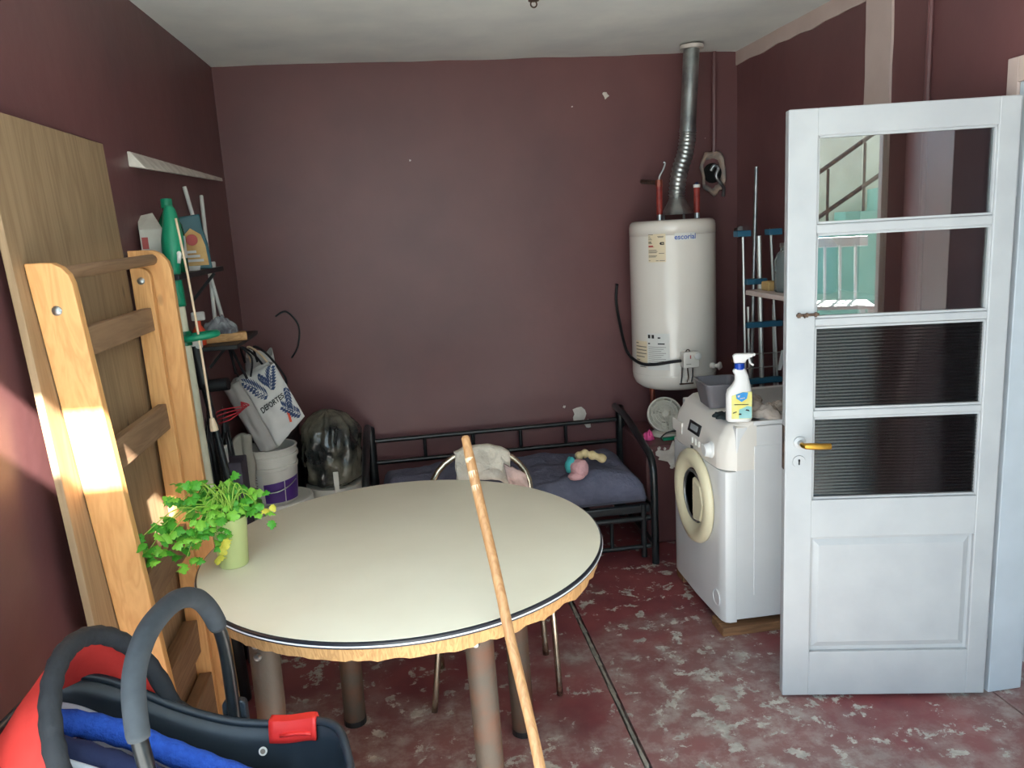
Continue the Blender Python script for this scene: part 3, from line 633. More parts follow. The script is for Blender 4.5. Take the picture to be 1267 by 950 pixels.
MB().tube(spline([(vh.x-.035,4.33,vh.z+.01),(vh.x-.02,4.32,vh.z+.035),(vh.x+.005,4.32,vh.z+.02),(vh.x-.008,4.32,vh.z-.02),(vh.x+.02,4.325,vh.z-.06),(vh.x+.045,4.34,vh.z-.085),(vh.x+.05,4.36,vh.z-.13)]), .0095, 8).build('hooked_pipe', M['steel'], vt, smooth='all')
# short drain pipe to the ledge behind the fan
MB().tube([(1.372,4.225,Z0+.004), (1.372,4.225,.5458)], .016, 10).build('drain_pipe', M['copper'], smooth=True, label='short copper pipe under the water heater', cat='pipe')
# wall fittings on the right
def knob_on_wall(px, py, y, label, col, z_=None):
    p_ = PY(y, px, py)
    return p_
p_ = PX(XR, 911.5, 284); 
p_ = PY(4.37, 912.5, 284)
o = thing('wall_tap', p_, 'small dark tap on the wall right of the heater', 'tap')
MB().tube([(p_.x,4.40,p_.z),(p_.x,4.335,p_.z)], .010, 8).build('spout', M['iron'], o); MB().lathe([(0,0),(.02,0),(.02,.012),(0,.013)], (p_.x,4.335,p_.z), 12, Matrix.Rotation(R(90),4,'X')).build('flange', M['steel'], o, smooth=True)
M['orange'] = mat('orange_plastic', (214,74,40), .4)
p_ = PY(4.34, 912, 440)
o = thing('gas_valve', p_, 'wall valve with orange handle behind the spray bottle', 'valve')
MB().tube([(p_.x,4.40,p_.z-.04),(p_.x,4.34,p_.z-.04),(p_.x,4.34,p_.z-.01)], .010, 8).build('valve_body', M['brass'], o)
MB().box(p_.x-.018,p_.x+.018,4.325,4.355,p_.z-.012,p_.z+.012).build('handle', M['orange'], o, bevel=.004)
MB().tube([(p_.x,4.38,.545),(p_.x,4.38,p_.z-.04)], .009, 8).build('riser', M['iron'], o)

# ================================================================== WASHING MACHINE
M['appliance'] = mat('appliance_white', (226,224,222), .3, col2=(218,216,214), scale=3, coat=.2)
M['fascia'] = mat('appliance_cream', (230,222,212), .35); M['doorring'] = mat('aged_cream_plastic', (226,214,180), .35)
WX, WY0, WY1, WB, WT = 1.222, 2.885, 3.485, .048, .902; WD = .56
wm = thing('washing_machine', (WX+.28,3.185,.0), 'white front-loading washing machine beside the open door', 'washing machine')
q = MB(); q.box(WX+.055, WX+WD, WY0, WY1, WB+.01, WT-.022); q.build('cabinet', M['appliance'], wm, bevel=.004)
# front shell (rounded vertical edges), leaves the console zone free
fr_ = []
def fpoly(x): return x
pl = [(WX+.058,WY0),(WX+.03,WY0),(WX+.012,WY0+.008),(WX+.003,WY0+.028),(WX,WY0+.06),(WX-.006,3.185),(WX,WY1-.06),(WX+.003,WY1-.028),(WX+.012,WY1-.008),(WX+.03,WY1),(WX+.058,WY1)]
MB().prism(pl, lambda p: V(p[0],p[1],WB), lambda p: V(p[0],p[1],.700)).build('front_panel', M['appliance'], wm, smooth=True, bevel=.002)
# console: sweeping lower edge, sloping upper front
q = MB(); ns = 20
def con(u, v):
    y = lerp(WY0, WY1, u); e_ = min(u, 1-u)*.6; cx = WX+.058-.058*min(1, (e_/.06))**.45 if e_ < .06 else WX-.004*math.sin(math.pi*u)
    prof = [(0,.703),(0,.775),(.016,.835),(.048,.884),(.075,WT),(.14,WT)]
    t_ = v*5; i = min(int(t_), 4); f = t_-i; dx = lerp(prof[i][0],prof[i+1][0],f); z = lerp(prof[i][1],prof[i+1][1],f)
    return V(max(cx, WX-.006)+dx, y, z)
q.grid(con, 40, 20)
q.box(WX+.058, WX+.14, WY0+.001, WY1-.001, .70, WT-.02)
q.build('console', M['fascia'], wm, smooth=True, angle=60)
# end cap of the console side
q = MB(); q.prism([(WX+.058,.703),(WX+.14,.703),(WX+.14,WT),(WX+.133,WT),(WX+.106,.884),(WX+.074,.835),(WX+.058,.775)], lambda p: V(p[0],WY0-.0005,p[1]), lambda p: V(p[0],WY0+.01,p[1])); q.build('console_end', M['fascia'], wm)
q = MB(); q.box(WX+.125, WX+WD+.004, WY0-.004, WY1+.004, WT-.020, WT); q.build('worktop', M['appliance'], wm, bevel=.006)
MB().box(WX+.17, WX+WD-.03, WY0+.05, WY1-.05, WT, WT+.0015).build('worktop_inset', mat('grey_worktop', (176,174,172), .45), wm)
# porthole
dc = V(WX-.006, 3.170, .515); DMX = Matrix.Translation(dc) @ Matrix.Rotation(R(-90),4,'Y')
dn = MB(DMX).lathe([(.115,.0),(.205,.0),(.208,.010),(.200,.026),(.170,.034),(.140,.022),(.128,.008),(.115,.004)], n=48).build('porthole_door', M['doorring'], wm, smooth='all')
M['porthole'] = mat('dark_door_glass', (30,34,38), .06, spec=.8, coat=1)
MB(DMX).lathe([(.125,.004),(.120,.010),(.090,.0),(.05,-.006),(0,-.008)], n=40).build('door_glass', M['porthole'], dn, smooth='all')
MB(DMX).tube([(.110*math.cos(a*math.pi/24), .110*math.sin(a*math.pi/24), .010) for a in range(48)], .006, 8, True).build('glass_trim', M['steel'], dn, smooth='all')
q = MB(DMX); q.prism([(-.10,-.035),(.10,-.035),(.085,-.115),(0,-.150),(-.085,-.115)], lambda p: V(p[0],p[1],.015), lambda p: V(p[0]*.9,p[1],.030)); q.build('door_grip', M['doorring'], dn, bevel=.006)
# drawer edge, display, buttons, dial
q = MB(); q.box(WX-.006, WX+.002, 3.335, 3.455, .745, .80); q.build('detergent_drawer', M['fascia'], wm, bevel=.008)
def con_pt(y, z): # point on console surface
    prof = [(0,.703),(0,.775),(.016,.835),(.048,.884),(.075,WT)]
    for (d0,z0),(d1,z1) in zip(prof, prof[1:]):
        if z0 <= z <= z1: return V(WX-.004+lerp(d0,d1,(z-z0)/(z1-z0)), y, z)
def con_patch(y0, y1, z0, z1, m, name, par, off=.004):
    a, b, c_, d_ = con_pt(y0,z0), con_pt(y1,z0), con_pt(y1,z1), con_pt(y0,z1); o_ = V(-off,0,off*.3)
    return MB().hexa([a-o_, b-o_, c_-o_, d_-o_, a+o_, b+o_, c_+o_, d_+o_]).build(name, m, par, bevel=.0015)
dp = con_patch(3.135, 3.265, .785, .832, M['black'], 'display', wm)
con_patch(3.160, 3.240, .797, .822, mat('lcd_grey', (150,156,158), .25), 'screen', dp, .0055)
for k in range(4): con_patch(3.085+.038*k, 3.097+.038*k, .742, .768, M['label_white'], 'button', wm, .005)
con_patch(3.20, 3.225, .712, .728, M['black'], 'emblem', wm, .003)
DL = con_pt(3.005,.765); DLM = Matrix.Translation(DL) @ Matrix.Rotation(R(-90),4,'Y')
MB(DLM).lathe([(0,-.01),(.034,-.01),(.034,.006),(.031,.008),(.026,.026),(.022,.03),(0,.03)], n=28).build('dial', M['appliance'], wm, smooth=True)
MB(Matrix.Translation((WX-.002,2.955,.135)) @ Matrix.Rotation(R(-90),4,'Y')).lathe([(0,-.002),(.036,-.002),(.036,.003),(.033,.0035),(.031,.001),(0,.001)], n=28).build('filter_cover', M['appliance'], wm, smooth=True)
MB().box(WX+.13, WX+.46, WY0-.0025, WY0+.002, .16, .80).build('side_pressing', M['appliance'], wm, bevel=.008)
M['blockwood'] = wood('stained_block', (112,78,52), (146,104,70), 0, 10, .75)
for x in (WX+.09, WX+.50):
    for y in (2.95,3.43): MB().tube([(x,y,.038),(x,y,WB+.012)], .02, 10).build('foot', M['black'], wm)
MB().box(WX-.012, WX+.56, 2.865, 2.985, 0, .038).build('wood_block', M['blockwood'], bevel=.004, label='wooden plank under the near feet of the washing machine', cat='plank')
MB().box(WX+.01, WX+.56, 3.385, 3.475, 0, .038).build('wood_block', M['blockwood'], bevel=.004, label='wooden plank under the far feet of the washing machine', cat='plank')
# --- things on the washer
M['greytub'] = mat('grey_plastic', (112,108,112), .5, col2=(104,100,104), scale=10)
tc_ = V(1.345,3.215,WT+.0018)
tbm = Matrix.Translation(tc_) @ Matrix.Rotation(R(-6),4,'Z')
tub = thing('plastic_tub', tc_, 'open grey rectangular plastic tub on the washing machine', 'tub')
def rrect(hx_, hy_, r_, n_=5):
    o_ = []
    for cx, cy, a0 in ((hx_-r_,hy_-r_,0),(-hx_+r_,hy_-r_,90),(-hx_+r_,-hy_+r_,180),(hx_-r_,-hy_+r_,270)):
        for i in range(n_+1): a = R(a0+90*i/n_); o_.append((cx+r_*math.cos(a), cy+r_*math.sin(a)))
    return o_
def shell(mb, rings):
    n_ = len(rings[0][0]); vv = []; ff = []
    for pts, z in rings: vv += [(x,y,z) for x,y in pts]
    for k in range(len(rings)-1):
        for i in range(n_): ff.append((k*n_+i, k*n_+(i+1) % n_, (k+1)*n_+(i+1) % n_, (k+1)*n_+i))
    ff.append(tuple(range(n_))); ff.append(tuple((len(rings)-1)*n_+i for i in range(n_)))
    return mb.add(vv, ff)
shell(MB(tbm), [(rrect(.065,.082,.02),0),(rrect(.085,.105,.024),.100),(rrect(.090,.110,.026),.100),(rrect(.090,.110,.026),.106),(rrect(.081,.101,.022),.106),(rrect(.062,.079,.018),.004)]).build('tub_body', M['greytub'], tub, smooth=True)
# spray bottle
M['bottlewhite'] = mat('white_bottle_plastic', (232,228,224), .35); M['capblue'] = mat('blue_plastic', (28,70,170), .35)
M['yellow'] = mat('yellow_print', (232,218,110), .5, col2=(222,222,160), scale=14); M['cyan'] = mat('cyan_print', (20,130,200), .5, col2=(60,160,220), scale=25); M['teal_print'] = mat('teal_print', (130,190,186), .5, col2=(160,206,206), scale=18)
sb0 = PZ(WT+.0018, 914, 520); S = 1.0
SM = Matrix.Translation(sb0) @ Matrix.Rotation(R(-18),4,'Z')
sb = thing('spray_bottle', sb0, 'white trigger spray bottle with yellow and blue label', 'spray bottle')
prof = [((-.046,.046),.0),((-.050,.050),.006),((-.050,.050),.08),((-.050,.050),.105),((-.045,.049),.125),((-.026,.045),.145),((-.016,.040),.165),((-.016,.036),.185),((-.024,.030),.20),((-.022,.026),.205),((-.014,.020),.212),((-.014,.018),.222)]
rings = []
for (l_, r_), z in prof:
    cx = (l_+r_)/2; hw = (r_-l_)/2; hd_ = .030 if z < .12 else lerp(.030,.016,min(1,(z-.12)/.08)); pts = []
    for i in range(20):
        a = 2*math.pi*i/20; ca, sa = math.cos(a), math.sin(a)
        pts.append((cx+hw*math.copysign(abs(ca)**.6,ca), hd_*math.copysign(abs(sa)**.6,sa)))
    rings.append((pts, z))
shell(MB(SM), rings).build('bottle_body', M['bottlewhite'], sb, smooth='all')
MB(SM).lathe([(0,.208),(.0195,.208),(.0195,.232),(0,.232)], (.003,0,0), 20).build('screw_collar', M['capblue'], sb, smooth=True)
q = MB(SM); q.prism([(-.018,.232),(.022,.232),(.030,.246),(.055,.258),(.055,.270),(-.012,.270),(-.024,.262)], lambda p: V(p[0],-.011,p[1]), lambda p: V(p[0],.011,p[1])); q.build('spray_head', M['bottlewhite'], sb, bevel=.004)
MB(SM).tube(spline([(.034,0,.258),(.040,0,.246),(.044,0,.232),(.056,0,.222)]), .0045, 8).build('trigger', M['bottlewhite'], sb, smooth='all')
MB(SM).tube([(.054,0,.264),(.062,0,.264)], .006, 10).build('nozzle', M['bottlewhite'], sb)
def lbl(pts, y, m, name, par): 
    return MB(SM).prism(pts, lambda p: V(p[0],y-.001,p[1]), lambda p: V(p[0],y+.004,p[1])).build(name, m, par)
lb4 = lbl([(-.030,.014),(.047,.014),(.047,.122),(.012,.122),(-.030,.106)], -.0305, M['yellow'], 'product_label', sb)
lbl([(-.002,.016),(.046,.016),(.046,.062),(.030,.066),(.010,.056),(-.002,.052)], -.0312, M['teal_print'], 'label_print', lb4)
lbl([(-.014,.112),(-.012,.096),(.008,.082),(.028,.096),(.032,.120),(.012,.121)], -.0312, M['cyan'], 'label_emblem', lb4)
for pts in ([(-.020,.070),(.034,.0705),(.034,.073),(-.020,.073)], [(.022,.048),(.038,.044),(.036,.050),(.026,.053)], [(-.004,.030),(.008,.030),(.006,.036),(-.002,.036)], [(-.026,.035),(-.010,.041),(-.012,.044),(-.024,.040)]):
    lbl(pts, -.0318, M['ink_dark'], 'label_print', lb4)
lbl([(-.008,.108),(.002,.110),(.000,.102),(-.006,.100)], -.0318, M['label_white'], 'label_print', lb4)
lbl([(.002,.094),(.020,.097),(.020,.100),(.002,.097)], -.0318, M['label_white'], 'label_print', lb4)
# rag and dark cloth
def crumple(name, c, rx, ry, rz, m, seed, label, cat='cloth', amp=.5, fr=3.0):
    mb = MB(); c = Vector(c)
    def f(u, v):
        a = 2*math.pi*u; t_ = v*math.pi*.5; d = V(math.cos(a)*math.cos(t_), math.sin(a)*math.cos(t_), math.sin(t_))
        s1 = 1+amp*noise.noise(V(d.x*fr*.6+seed,d.y*fr*.6,seed)); s2 = 1+amp*1.2*noise.noise(V(d.x*fr+seed,d.y*fr,d.z*fr))
        fold = .18*math.sin(9*a+4*noise.noise(d*2+V(seed,0,0)))*math.cos(t_)
        return c+V(d.x*rx*s1*(1+.3*fold), d.y*ry*s1*(1+.3*fold), max(.0, rz*(d.z*s2+.25*fold*(1 if v > .05 else 0))))
    mb.grid(f, 40, 14, True)
    return mb.build(name, m, smooth='all', label=label, cat=cat)
M['rag'] = mat('dirty_beige_cloth', (186,172,160), .9, col2=(160,146,136), scale=18, bump=.5)
M['ragdark'] = mat('dark_green_cloth', (30,40,42), .85, bump=.5)
r1 = PZ(WT+.002, 936, 527); r2 = PZ(WT+.002, 955, 517)
crumple('cleaning_rag', (1.43,2.955,WT+.002), .068, .07, .045, M['rag'], 3, 'crumpled beige rag at the near edge of the washing machine')
crumple('cleaning_rag', (1.545,3.03,WT+.002), .055, .05, .032, M['rag'], 8, 'smaller beige rag lying behind the first rag on the washing machine')
crumple('cleaning_rag', (1.49,3.19,WT+.002), .04, .05, .03, M['rag'], 5, 'small grey rag behind the spray bottle')
crumple('dark_cloth', PZ(WT+.002, 890, 516)+V(.012,0,0), .036, .045, .018, M['ragdark'], 4, 'dark green cloth left of the spray bottle')

# ================================================================== METAL DAYBED
bd = thing('metal_bed', (.48,3.98,0), 'small black tubular metal bed along the back wall', 'bed')
BX0, BX1, BY0, BY1 = -.215, 1.165, 3.65, 4.335
def tube(name, pts, r_=.016, m=None, par=None, n=12): return MB().tube(pts, r_, n).build(name, m or M['blackmetal'], par or bd, smooth=True)
tube('top_rail', [(BX0,BY1,.585),(BX1+.03,BY1,.588)], .013); tube('middle_rail', [(BX0,BY1,.460),(BX1+.03,BY1,.462)], .013)
for px in (525,585,644,700):
    x = PY(BY1,px,540).x; tube('short_spindle', [(x,BY1,.461),(x,BY1,.586)], .010)
for x, sx in ((BX0,-1),(BX1+.045,1)):
    tube('back_post', [(x,BY1,0),(x,BY1,.655)], .026)
    MB().blob((x,BY1,.655), .026,.026,.018, 12, 6).build('post_cap', M['blackmetal'], bd, smooth='all')
    x2 = x+sx*.012 if sx < 0 else x-.03
    tube('end_hoop', spline([(x2,BY1-.01,.668),(x2,4.10,.655),(x2-.0,3.82,.585),(x2,3.70,.553),(x2,3.655,.51),(x2,3.640,.44),(x2,3.637,.25),(x2,3.637,0)], 5), .019)
    tube('inner_leg', [(x2-sx*.05,3.665,0.03),(x2-sx*.05,3.665,.31)], .015)
    tube('end_rail', [(x2,BY1,.29),(x2,3.645,.29)], .014); tube('end_rail', [(x2,BY1,.10),(x2,3.645,.10)], .012)
MB().box(BX0, BX1, BY0+.01, BY0+.04, .265, .305).build('front_rail', M['blackmetal'], bd, bevel=.006)
tube('front_rail', [(BX0,BY0+.015,.235),(BX1,BY0+.015,.235)], .014); tube('lower_rail', [(BX0,BY0+.015,.085),(BX1,BY0+.015,.085)], .012)
for px in (757,):
    x = PY(BY0+.015,px,660).x; tube('short_spindle', [(x,BY0+.015,.085),(x,BY0+.015,.235)], .010)
for k in range(5): tube('short_spindle', [(-.05+.22*k,BY0+.015,.085),(-.05+.22*k,BY0+.015,.235)], .010)
MB().box(BX0, BX1, BY1-.05, BY1-.02, .265, .305).build('back_bearer', M['blackmetal'], bd)
for k in range(7): MB().box(BX0+.07+.19*k, BX0+.13+.19*k, BY0+.02, BY1-.03, .292, .300).build('slat', M['blackmetal'], bd)
M['mattress'] = mat('mattress_cover', (84,82,92), .9)
MB().box(BX0+.03, BX1-.005, BY0+.055, BY1-.06, .306, .331).build('mattress', M['mattress'], bevel=.008, label='thin grey mattress on the black metal bed', cat='mattress')
M['blanket'] = mat('blue_grey_blanket', (98,98,116), .95, col2=(86,87,104), scale=14, bump=.5, bscale=60)
q = MB()
def blk(u, v):
    x = lerp(BX0+.05, BX1-.02, u); y = lerp(BY0+.018, BY1-.06, v)
    e_ = min(u*1.3, (1-u)*1.3, v*.62, (1-v)*.62); ed = min(1, e_/.07); hgt = .0+.115*math.sqrt(max(0,1-(1-ed)**2))
    hgt += ed*(.045*noise.noise(V(x*3.1,y*3.4,1))+.024*noise.noise(V(x*8,y*8,4))+.006*noise.noise(V(x*22,y*22,7)))
    hgt += ed*.02*math.exp(-((x-.95)**2+(y-3.85)**2)/.06)
    x += .012*noise.noise(V(x*6,y*6,9)); y += .02*noise.noise(V(x*5,y*5,12))*(1 if v > .5 else .6)
    return V(min(x,BX1-.012), y, .337+hgt)
q.grid(blk, 90, 50)
q.build('blanket', M['blanket'], smooth='all', solid=.012, label='rumpled blue-grey blanket spread over the black metal bed', cat='blanket')
# plush toy
M['plushpink'] = mat('pink_plush', (206,158,160), .95, bump=.6, bscale=80); M['plushteal'] = mat('teal_plush', (70,168,170), .9); M['plushcream'] = mat('cream_plush', (214,194,150), .95, col2=(190,166,122), scale=30, bump=.5)
tp0 = V(.815,3.72,.475)
ty = thing('plush_toy', tp0, 'pink, teal and cream soft toy lying on the blanket', 'toy')
MB().blob(tp0+V(.0,-.03,.045), .048,.05,.048, 14, 10, .2, 1).build('body', M['plushpink'], ty, smooth='all')
MB().blob(tp0+V(-.035,.0,.055), .030,.035,.045, 12, 8, .2, 2).build('teal_patch', M['plushteal'], ty, smooth='all')
MB().blob(tp0+V(-.02,-.055,.015), .045,.028,.022, 12, 8, .2, 3).build('arm', M['plushpink'], ty, smooth='all')
MB().tube(spline([tp0+V(.0,.01,.09), tp0+V(.04,.03,.10), tp0+V(.09,.03,.085), tp0+V(.15,.03,.06)]), [.014+.010*abs(math.sin(i*.7)) for i in range(19)], 10).build('tail', M['plushcream'], ty, smooth='all')

# ================================================================== CHAIR WITH TOWEL behind the table
M['brushed'] = mat('brushed_tube', (196,184,162), .25, .95, col2=(176,166,148), scale=20)
cx0, cx1, cyb = .062, .462, 3.01
mc = thing('metal_chair', ((cx0+cx1)/2,2.80,0), 'tubular metal chair pushed behind the round table', 'chair')
zm_ = .70
ap = [V(cx0-.012,cyb-.10,0), V(cx0-.008,cyb-.06,.30), V(cx0-.003,cyb-.02,.50), V(cx0,cyb,.66)]
arch_ = [V((cx0+cx1)/2-(cx1-cx0)/2*math.cos(R(a)), cyb+.02*math.sin(R(a)), 0.66+.19*math.sin(R(a))**.85) for a in range(0, 181, 12)]
bp_ = [V(cx1,cyb,.66), V(cx1+.003,cyb-.02,.50), V(cx1+.008,cyb-.06,.30), V(cx1+.012,cyb-.10,0)]
MB().tube(spline(ap,4)[:-1]+arch_+spline(bp_,4)[1:], .0125, 12).build('back_hoop', M['brushed'], mc, smooth='all')
MB().box(cx0-.0,cx1+.0,2.64,2.97,.43,.465).build('seat', mat('worn_vinyl', (120,100,84), .6), mc, bevel=.015)
for x in (cx0+.02, cx1-.02): MB().tube(spline([(x,2.97,.425),(x,2.68,.425),(x-.02 if x < .2 else x+.02,2.655,.38),(x-.075 if x < .2 else x+.03,2.62,0)],5), .0115, 10).build('front_leg', M['brushed'], mc, smooth='all')
M['towel'] = mat('beige_towel', (206,196,180), .95, col2=(190,178,162), scale=25, bump=.7, bscale=90)
q = MB()
def tow(u, v):
    x = lerp(.17,.385,u); s_ = (v-.5)*2; 
    a = math.acos(max(-1,min(1,((cx0+cx1)/2-x)/((cx1-cx0)/2)))); zc = 0.66+.19*math.sin(a)**.85+.016; yc = cyb+.02*math.sin(a)
    drop = abs(s_); L_ = (.125+.035*math.sin(u*5+1)+.02*noise.noise(V(u*4,0,0))) if s_ < 0 else .16
    y = yc+math.copysign(min(.022, drop*.2), s_)+.010*noise.noise(V(u*6,v*4,2)); z = zc-max(0, drop-.08)*L_-.006*noise.noise(V(u*7,v*7,5))
    if s_ < 0: y -= .012*math.sin(u*11)*drop
    return V(x+.012*noise.noise(V(v*5,u*2,1)), y, z)
q.grid(tow, 24, 26)
q.build('hand_towel', M['towel'], smooth='all', solid=.006, label='beige towel draped over the metal chair back', cat='towel')
q = MB()
def cl2(u, v):
    x = lerp(.355,.44,u); y = cyb-.035+.02*noise.noise(V(u*5,v*4,3)); return V(x+.02*v, y, .80-.11*v-.05*u+.014*noise.noise(V(u*6,v*6,8)))
q.grid(cl2, 10, 10)
q.build('pink_cloth', mat('faded_pink_cloth', (190,160,150), .95, col2=(150,130,124), scale=14), smooth='all', solid=.008, label='faded pink cloth hanging at the right end of the towel', cat='cloth')
# ================================================================== INFANT CAR SEAT on a stool
SB = .30
CM = Matrix.Translation((-.485,1.56,SB)) @ Matrix.Rotation(-.12,4,'Z')
M['stoolwood'] = wood('stool_wood', (140,98,62), (176,130,86), 0, 8, .6)
sl = thing('low_stool', (-.50,1.56,0), 'low wooden stool under the infant car seat', 'stool')
MB(Matrix.Translation((-.50,1.56,0))).box(-.19,.19,-.15,.15,.262,.30).build('seat', M['stoolwood'], sl, bevel=.006)
for x in (-.15,.15):
    for y in (-.115,.115): MB().bar((-.50+x*1.1,1.56+y*1.1,0), (-.50+x,1.56+y,.263), .04, .04).build('leg', M['stoolwood'], sl, bevel=.004)
cs = thing('infant_car_seat', (-.485,1.56,SB), 'dark infant car seat with red hood and grey foam carry handle', 'car seat')
M['shell'] = mat('charcoal_plastic', (44,52,60), .38, col2=(38,45,52), scale=8)
M['redcloth'] = mat('red_fabric', (226,66,58), .8, col2=(210,56,50), scale=8, bump=.4, bscale=14); M['blackcloth'] = mat('black_padded_fabric', (44,46,50), .85, bump=.5, bscale=30)
M['foam'] = mat('grey_foam_grip', (62,67,72), .85, col2=(55,60,65), scale=30); M['bluecloth'] = mat('bright_blue_fabric', (44,92,196), .85, col2=(38,82,182), scale=60, bump=.6, bscale=120)
M['navy'] = mat('navy_fabric', (36,46,84), .85, bump=.4); M['foamwhite'] = mat('pale_liner', (206,214,226), .7); M['redplastic'] = mat('red_plastic', (226,52,48), .4)
xs_ = [-.38,-.33,-.25,-.12,0,.12,.20,.26,.295]; rim_ = [.47,.475,.44,.36,.315,.305,.318,.315,.275]; wid_ = [.09,.150,.176,.186,.186,.178,.162,.125,.05]; bot_ = [.44,.27,.13,.05,.02,.04,.075,.14,.25]
def itp(t, arr):
    t *= len(arr)-1; i = min(int(t), len(arr)-2); f = t-i
    p0, p1, p2, p3 = arr[max(i-1,0)], arr[i], arr[i+1], arr[min(i+2,len(arr)-1)]
    return .5*(2*p1+(p2-p0)*f+(2*p0-5*p1+4*p2-p3)*f*f+(3*p1-p0-3*p2+p3)*f**3)
def shl(u, v, k=1.0, lift=0):
    s_ = v*2-1; w_ = itp(u,wid_)*k; b2 = itp(u,bot_)+lift; r2 = itp(u,rim_)
    return V(itp(u,xs_)*k, w_*math.copysign(abs(s_)**.55,s_), lerp(b2, r2, abs(s_)**3.2))
MB(CM).grid(lambda u, v: shl(u, v), 48, 32).build('seat_shell', M['shell'], cs, smooth='all', solid=.010)
rimp = [shl(i/40,1) for i in range(41)]+[shl(1-i/40,0) for i in range(41)]
MB(CM).tube([p+V(0,0,.002) for p in rimp], .010, 8, True).build('shell_rim', M['shell'], cs, smooth='all')
MB(CM).grid(lambda u, v: shl(lerp(.03,.40,u), lerp(.06,.94,v), .955, .018)+V(.008,0,0), 30, 24).build('foam_liner', M['foamwhite'], cs, smooth='all', solid=.008)
def padf(u, v):
    p = shl(lerp(.10,.86,u), lerp(.16,.78,v), .90, .040); return p+V(.012,0,.012*abs(math.sin(u*16))+.015*math.sin(math.pi*v))
MB(CM).grid(padf, 50, 24).build('seat_pad', M['navy'], cs, smooth='all', solid=.020)
def roll(pts, r_, m, name, par, wob=.12): 
    pp = spline(pts, 8); return MB(CM).tube(pp, [r_*(1+wob*math.sin(i*1.6)*.5+wob*.5*noise.noise(V(i*.4,1,0))) for i in range(len(pp))], 12).build(name, m, par, smooth='all')
roll([(-.335,-.02,.475),(-.28,.03,.440),(-.20,.06,.392),(-.10,.075,.325),(.02,.075,.262),(.13,.06,.225)], .027, M['bluecloth'], 'blue_pad', cs)
roll([(-.30,-.10,.475),(-.22,-.065,.42),(-.12,-.045,.355),(0,-.035,.285),(.1,-.03,.24)], .036, M['navy'], 'navy_pad', cs)
roll([(-.24,-.115,.462),(-.12,-.098,.392),(0,-.088,.322),(.1,-.08,.275)], .008, M['foamwhite'], 'piping', cs, 0)
# hood
def hoodarch(t): # t 0..1 from near base over the top to far base
    a = math.pi*t; s_ = math.sin(a); return V(-.140-.095*s_, -.205*math.cos(a), .315+.312*max(s_,0)**.75)
def hood(u, v):
    a = hoodarch(v); t = math.pi*v; e = V(-.405, -.16*math.cos(t), .34+.08*math.sin(t)); p = a.lerp(e, u)
    return p+V(0,0,.012*math.sin(math.pi*u)*math.sin(t))+V(0,-.02*math.cos(t)*math.sin(math.pi*u),0)+V(0,0,.008*noise.noise(V(u*4,v*9,3)))
MB(CM).grid(hood, 16, 36).build('hood', M['redcloth'], cs, smooth='all', solid=.004)
MB(CM).tube([hoodarch(i/48)+V(.006,0,0) for i in range(49)], [.020*(1+.07*math.sin(i*2.3)) for i in range(49)], 12).build('padded_hood_edge', M['blackcloth'], cs, smooth='all')
MB(CM).tube([(-.142,.208,.345),(-.115,.225,.31),(-.08,.225,.28)], [.024,.022,.016], 10).build('hood_bracket', M['blackcloth'], cs, smooth='all')
# handle
hb = [(0,-.195,.27),(-.004,-.195,.36),(-.012,-.194,.47),(-.022,-.188,.56),(-.030,-.155,.64),(-.030,-.095,.685),(-.026,-.02,.698),(-.020,.06,.688),(-.012,.135,.645),(-.004,.185,.565),(0,.204,.47),(0,.205,.27)]
hp = spline(hb, 8); n = len(hp)
def sm(z): return z
grip = [p for i, p in enumerate(hp) if 22 <= i <= n-16]
MB(CM).tube(hp, .0150, 12).build('handle_tube', M['blackmetal'], cs, smooth='all')
MB(CM).tube(grip, [.0195]+[.0215]*(len(grip)-2)+[.0195], 14).build('foam_grip', M['foam'], cs, smooth='all')
for y in (-.212,.216):
    hbq = MB(CM).prism(rrect(.028,.055,.014), lambda p: V(p[0],y-.010,.30+p[1]), lambda p: V(p[0],y+.010,.30+p[1])).build('handle_hub', M['shell'], cs, bevel=.003)
    for z in (.285,.325):
        MB(CM @ Matrix.Translation((0,y-math.copysign(.010,y) if y > 0 else y+.010,z)) @ Matrix.Rotation(R(90 if y > 0 else -90),4,'X')).lathe([(0,0),(.006,0),(.005,.003),(0,.004)], n=10).build('screw', M['chrome'], hbq, smooth=True)
# red belt guide on the far rim
q = MB(CM); nn = 12
def clipf(u, v):
    t = lerp(.59,.755,u); p = shl(t,1); c_ = [(-.020,-.034),(-.017,-.008),(-.010,.013),(.012,.013),(.016,-.008),(.014,-.022)]
    k = v*5; i = min(int(k),4); f = k-i; return p+V(0, lerp(c_[i][0],c_[i+1][0],f), lerp(c_[i][1],c_[i+1][1],f))
q.grid(clipf, nn, 10); bg_ = q.build('belt_guide', M['redplastic'], cs, smooth=True, solid=.006)
MB(CM).tube([shl(t,1)+V(0,-.0215,-.016+.004*math.sin((t-.61)*30)) for t in (.62,.65,.68,.71,.735)], .0045, 8).build('guide_groove', M['redplastic'], bg_, smooth='all')
# small round maker emblem inside the shell
ep = shl(.57,.965); EM = CM @ Matrix.Translation(ep+V(0,-.010,-.0)) @ V(0,-1,.35).to_track_quat('Z','Y').to_matrix().to_4x4()
em = MB(EM).lathe([(0,0),(.010,0),(.010,.002),(0,.0025)], n=18).build('round_emblem', M['label_white'], cs)
MB(EM).lathe([(0,.002),(.006,.002),(.006,.0032),(0,.0034)], n=14).build('emblem_centre', M['ink'], em)
MB(CM).grid(lambda u, v: shl(lerp(.50,.535,u), lerp(.84,1.0,v), .985), 4, 8).build('shell_seam', M['black'], cs, smooth='all', solid=.004)

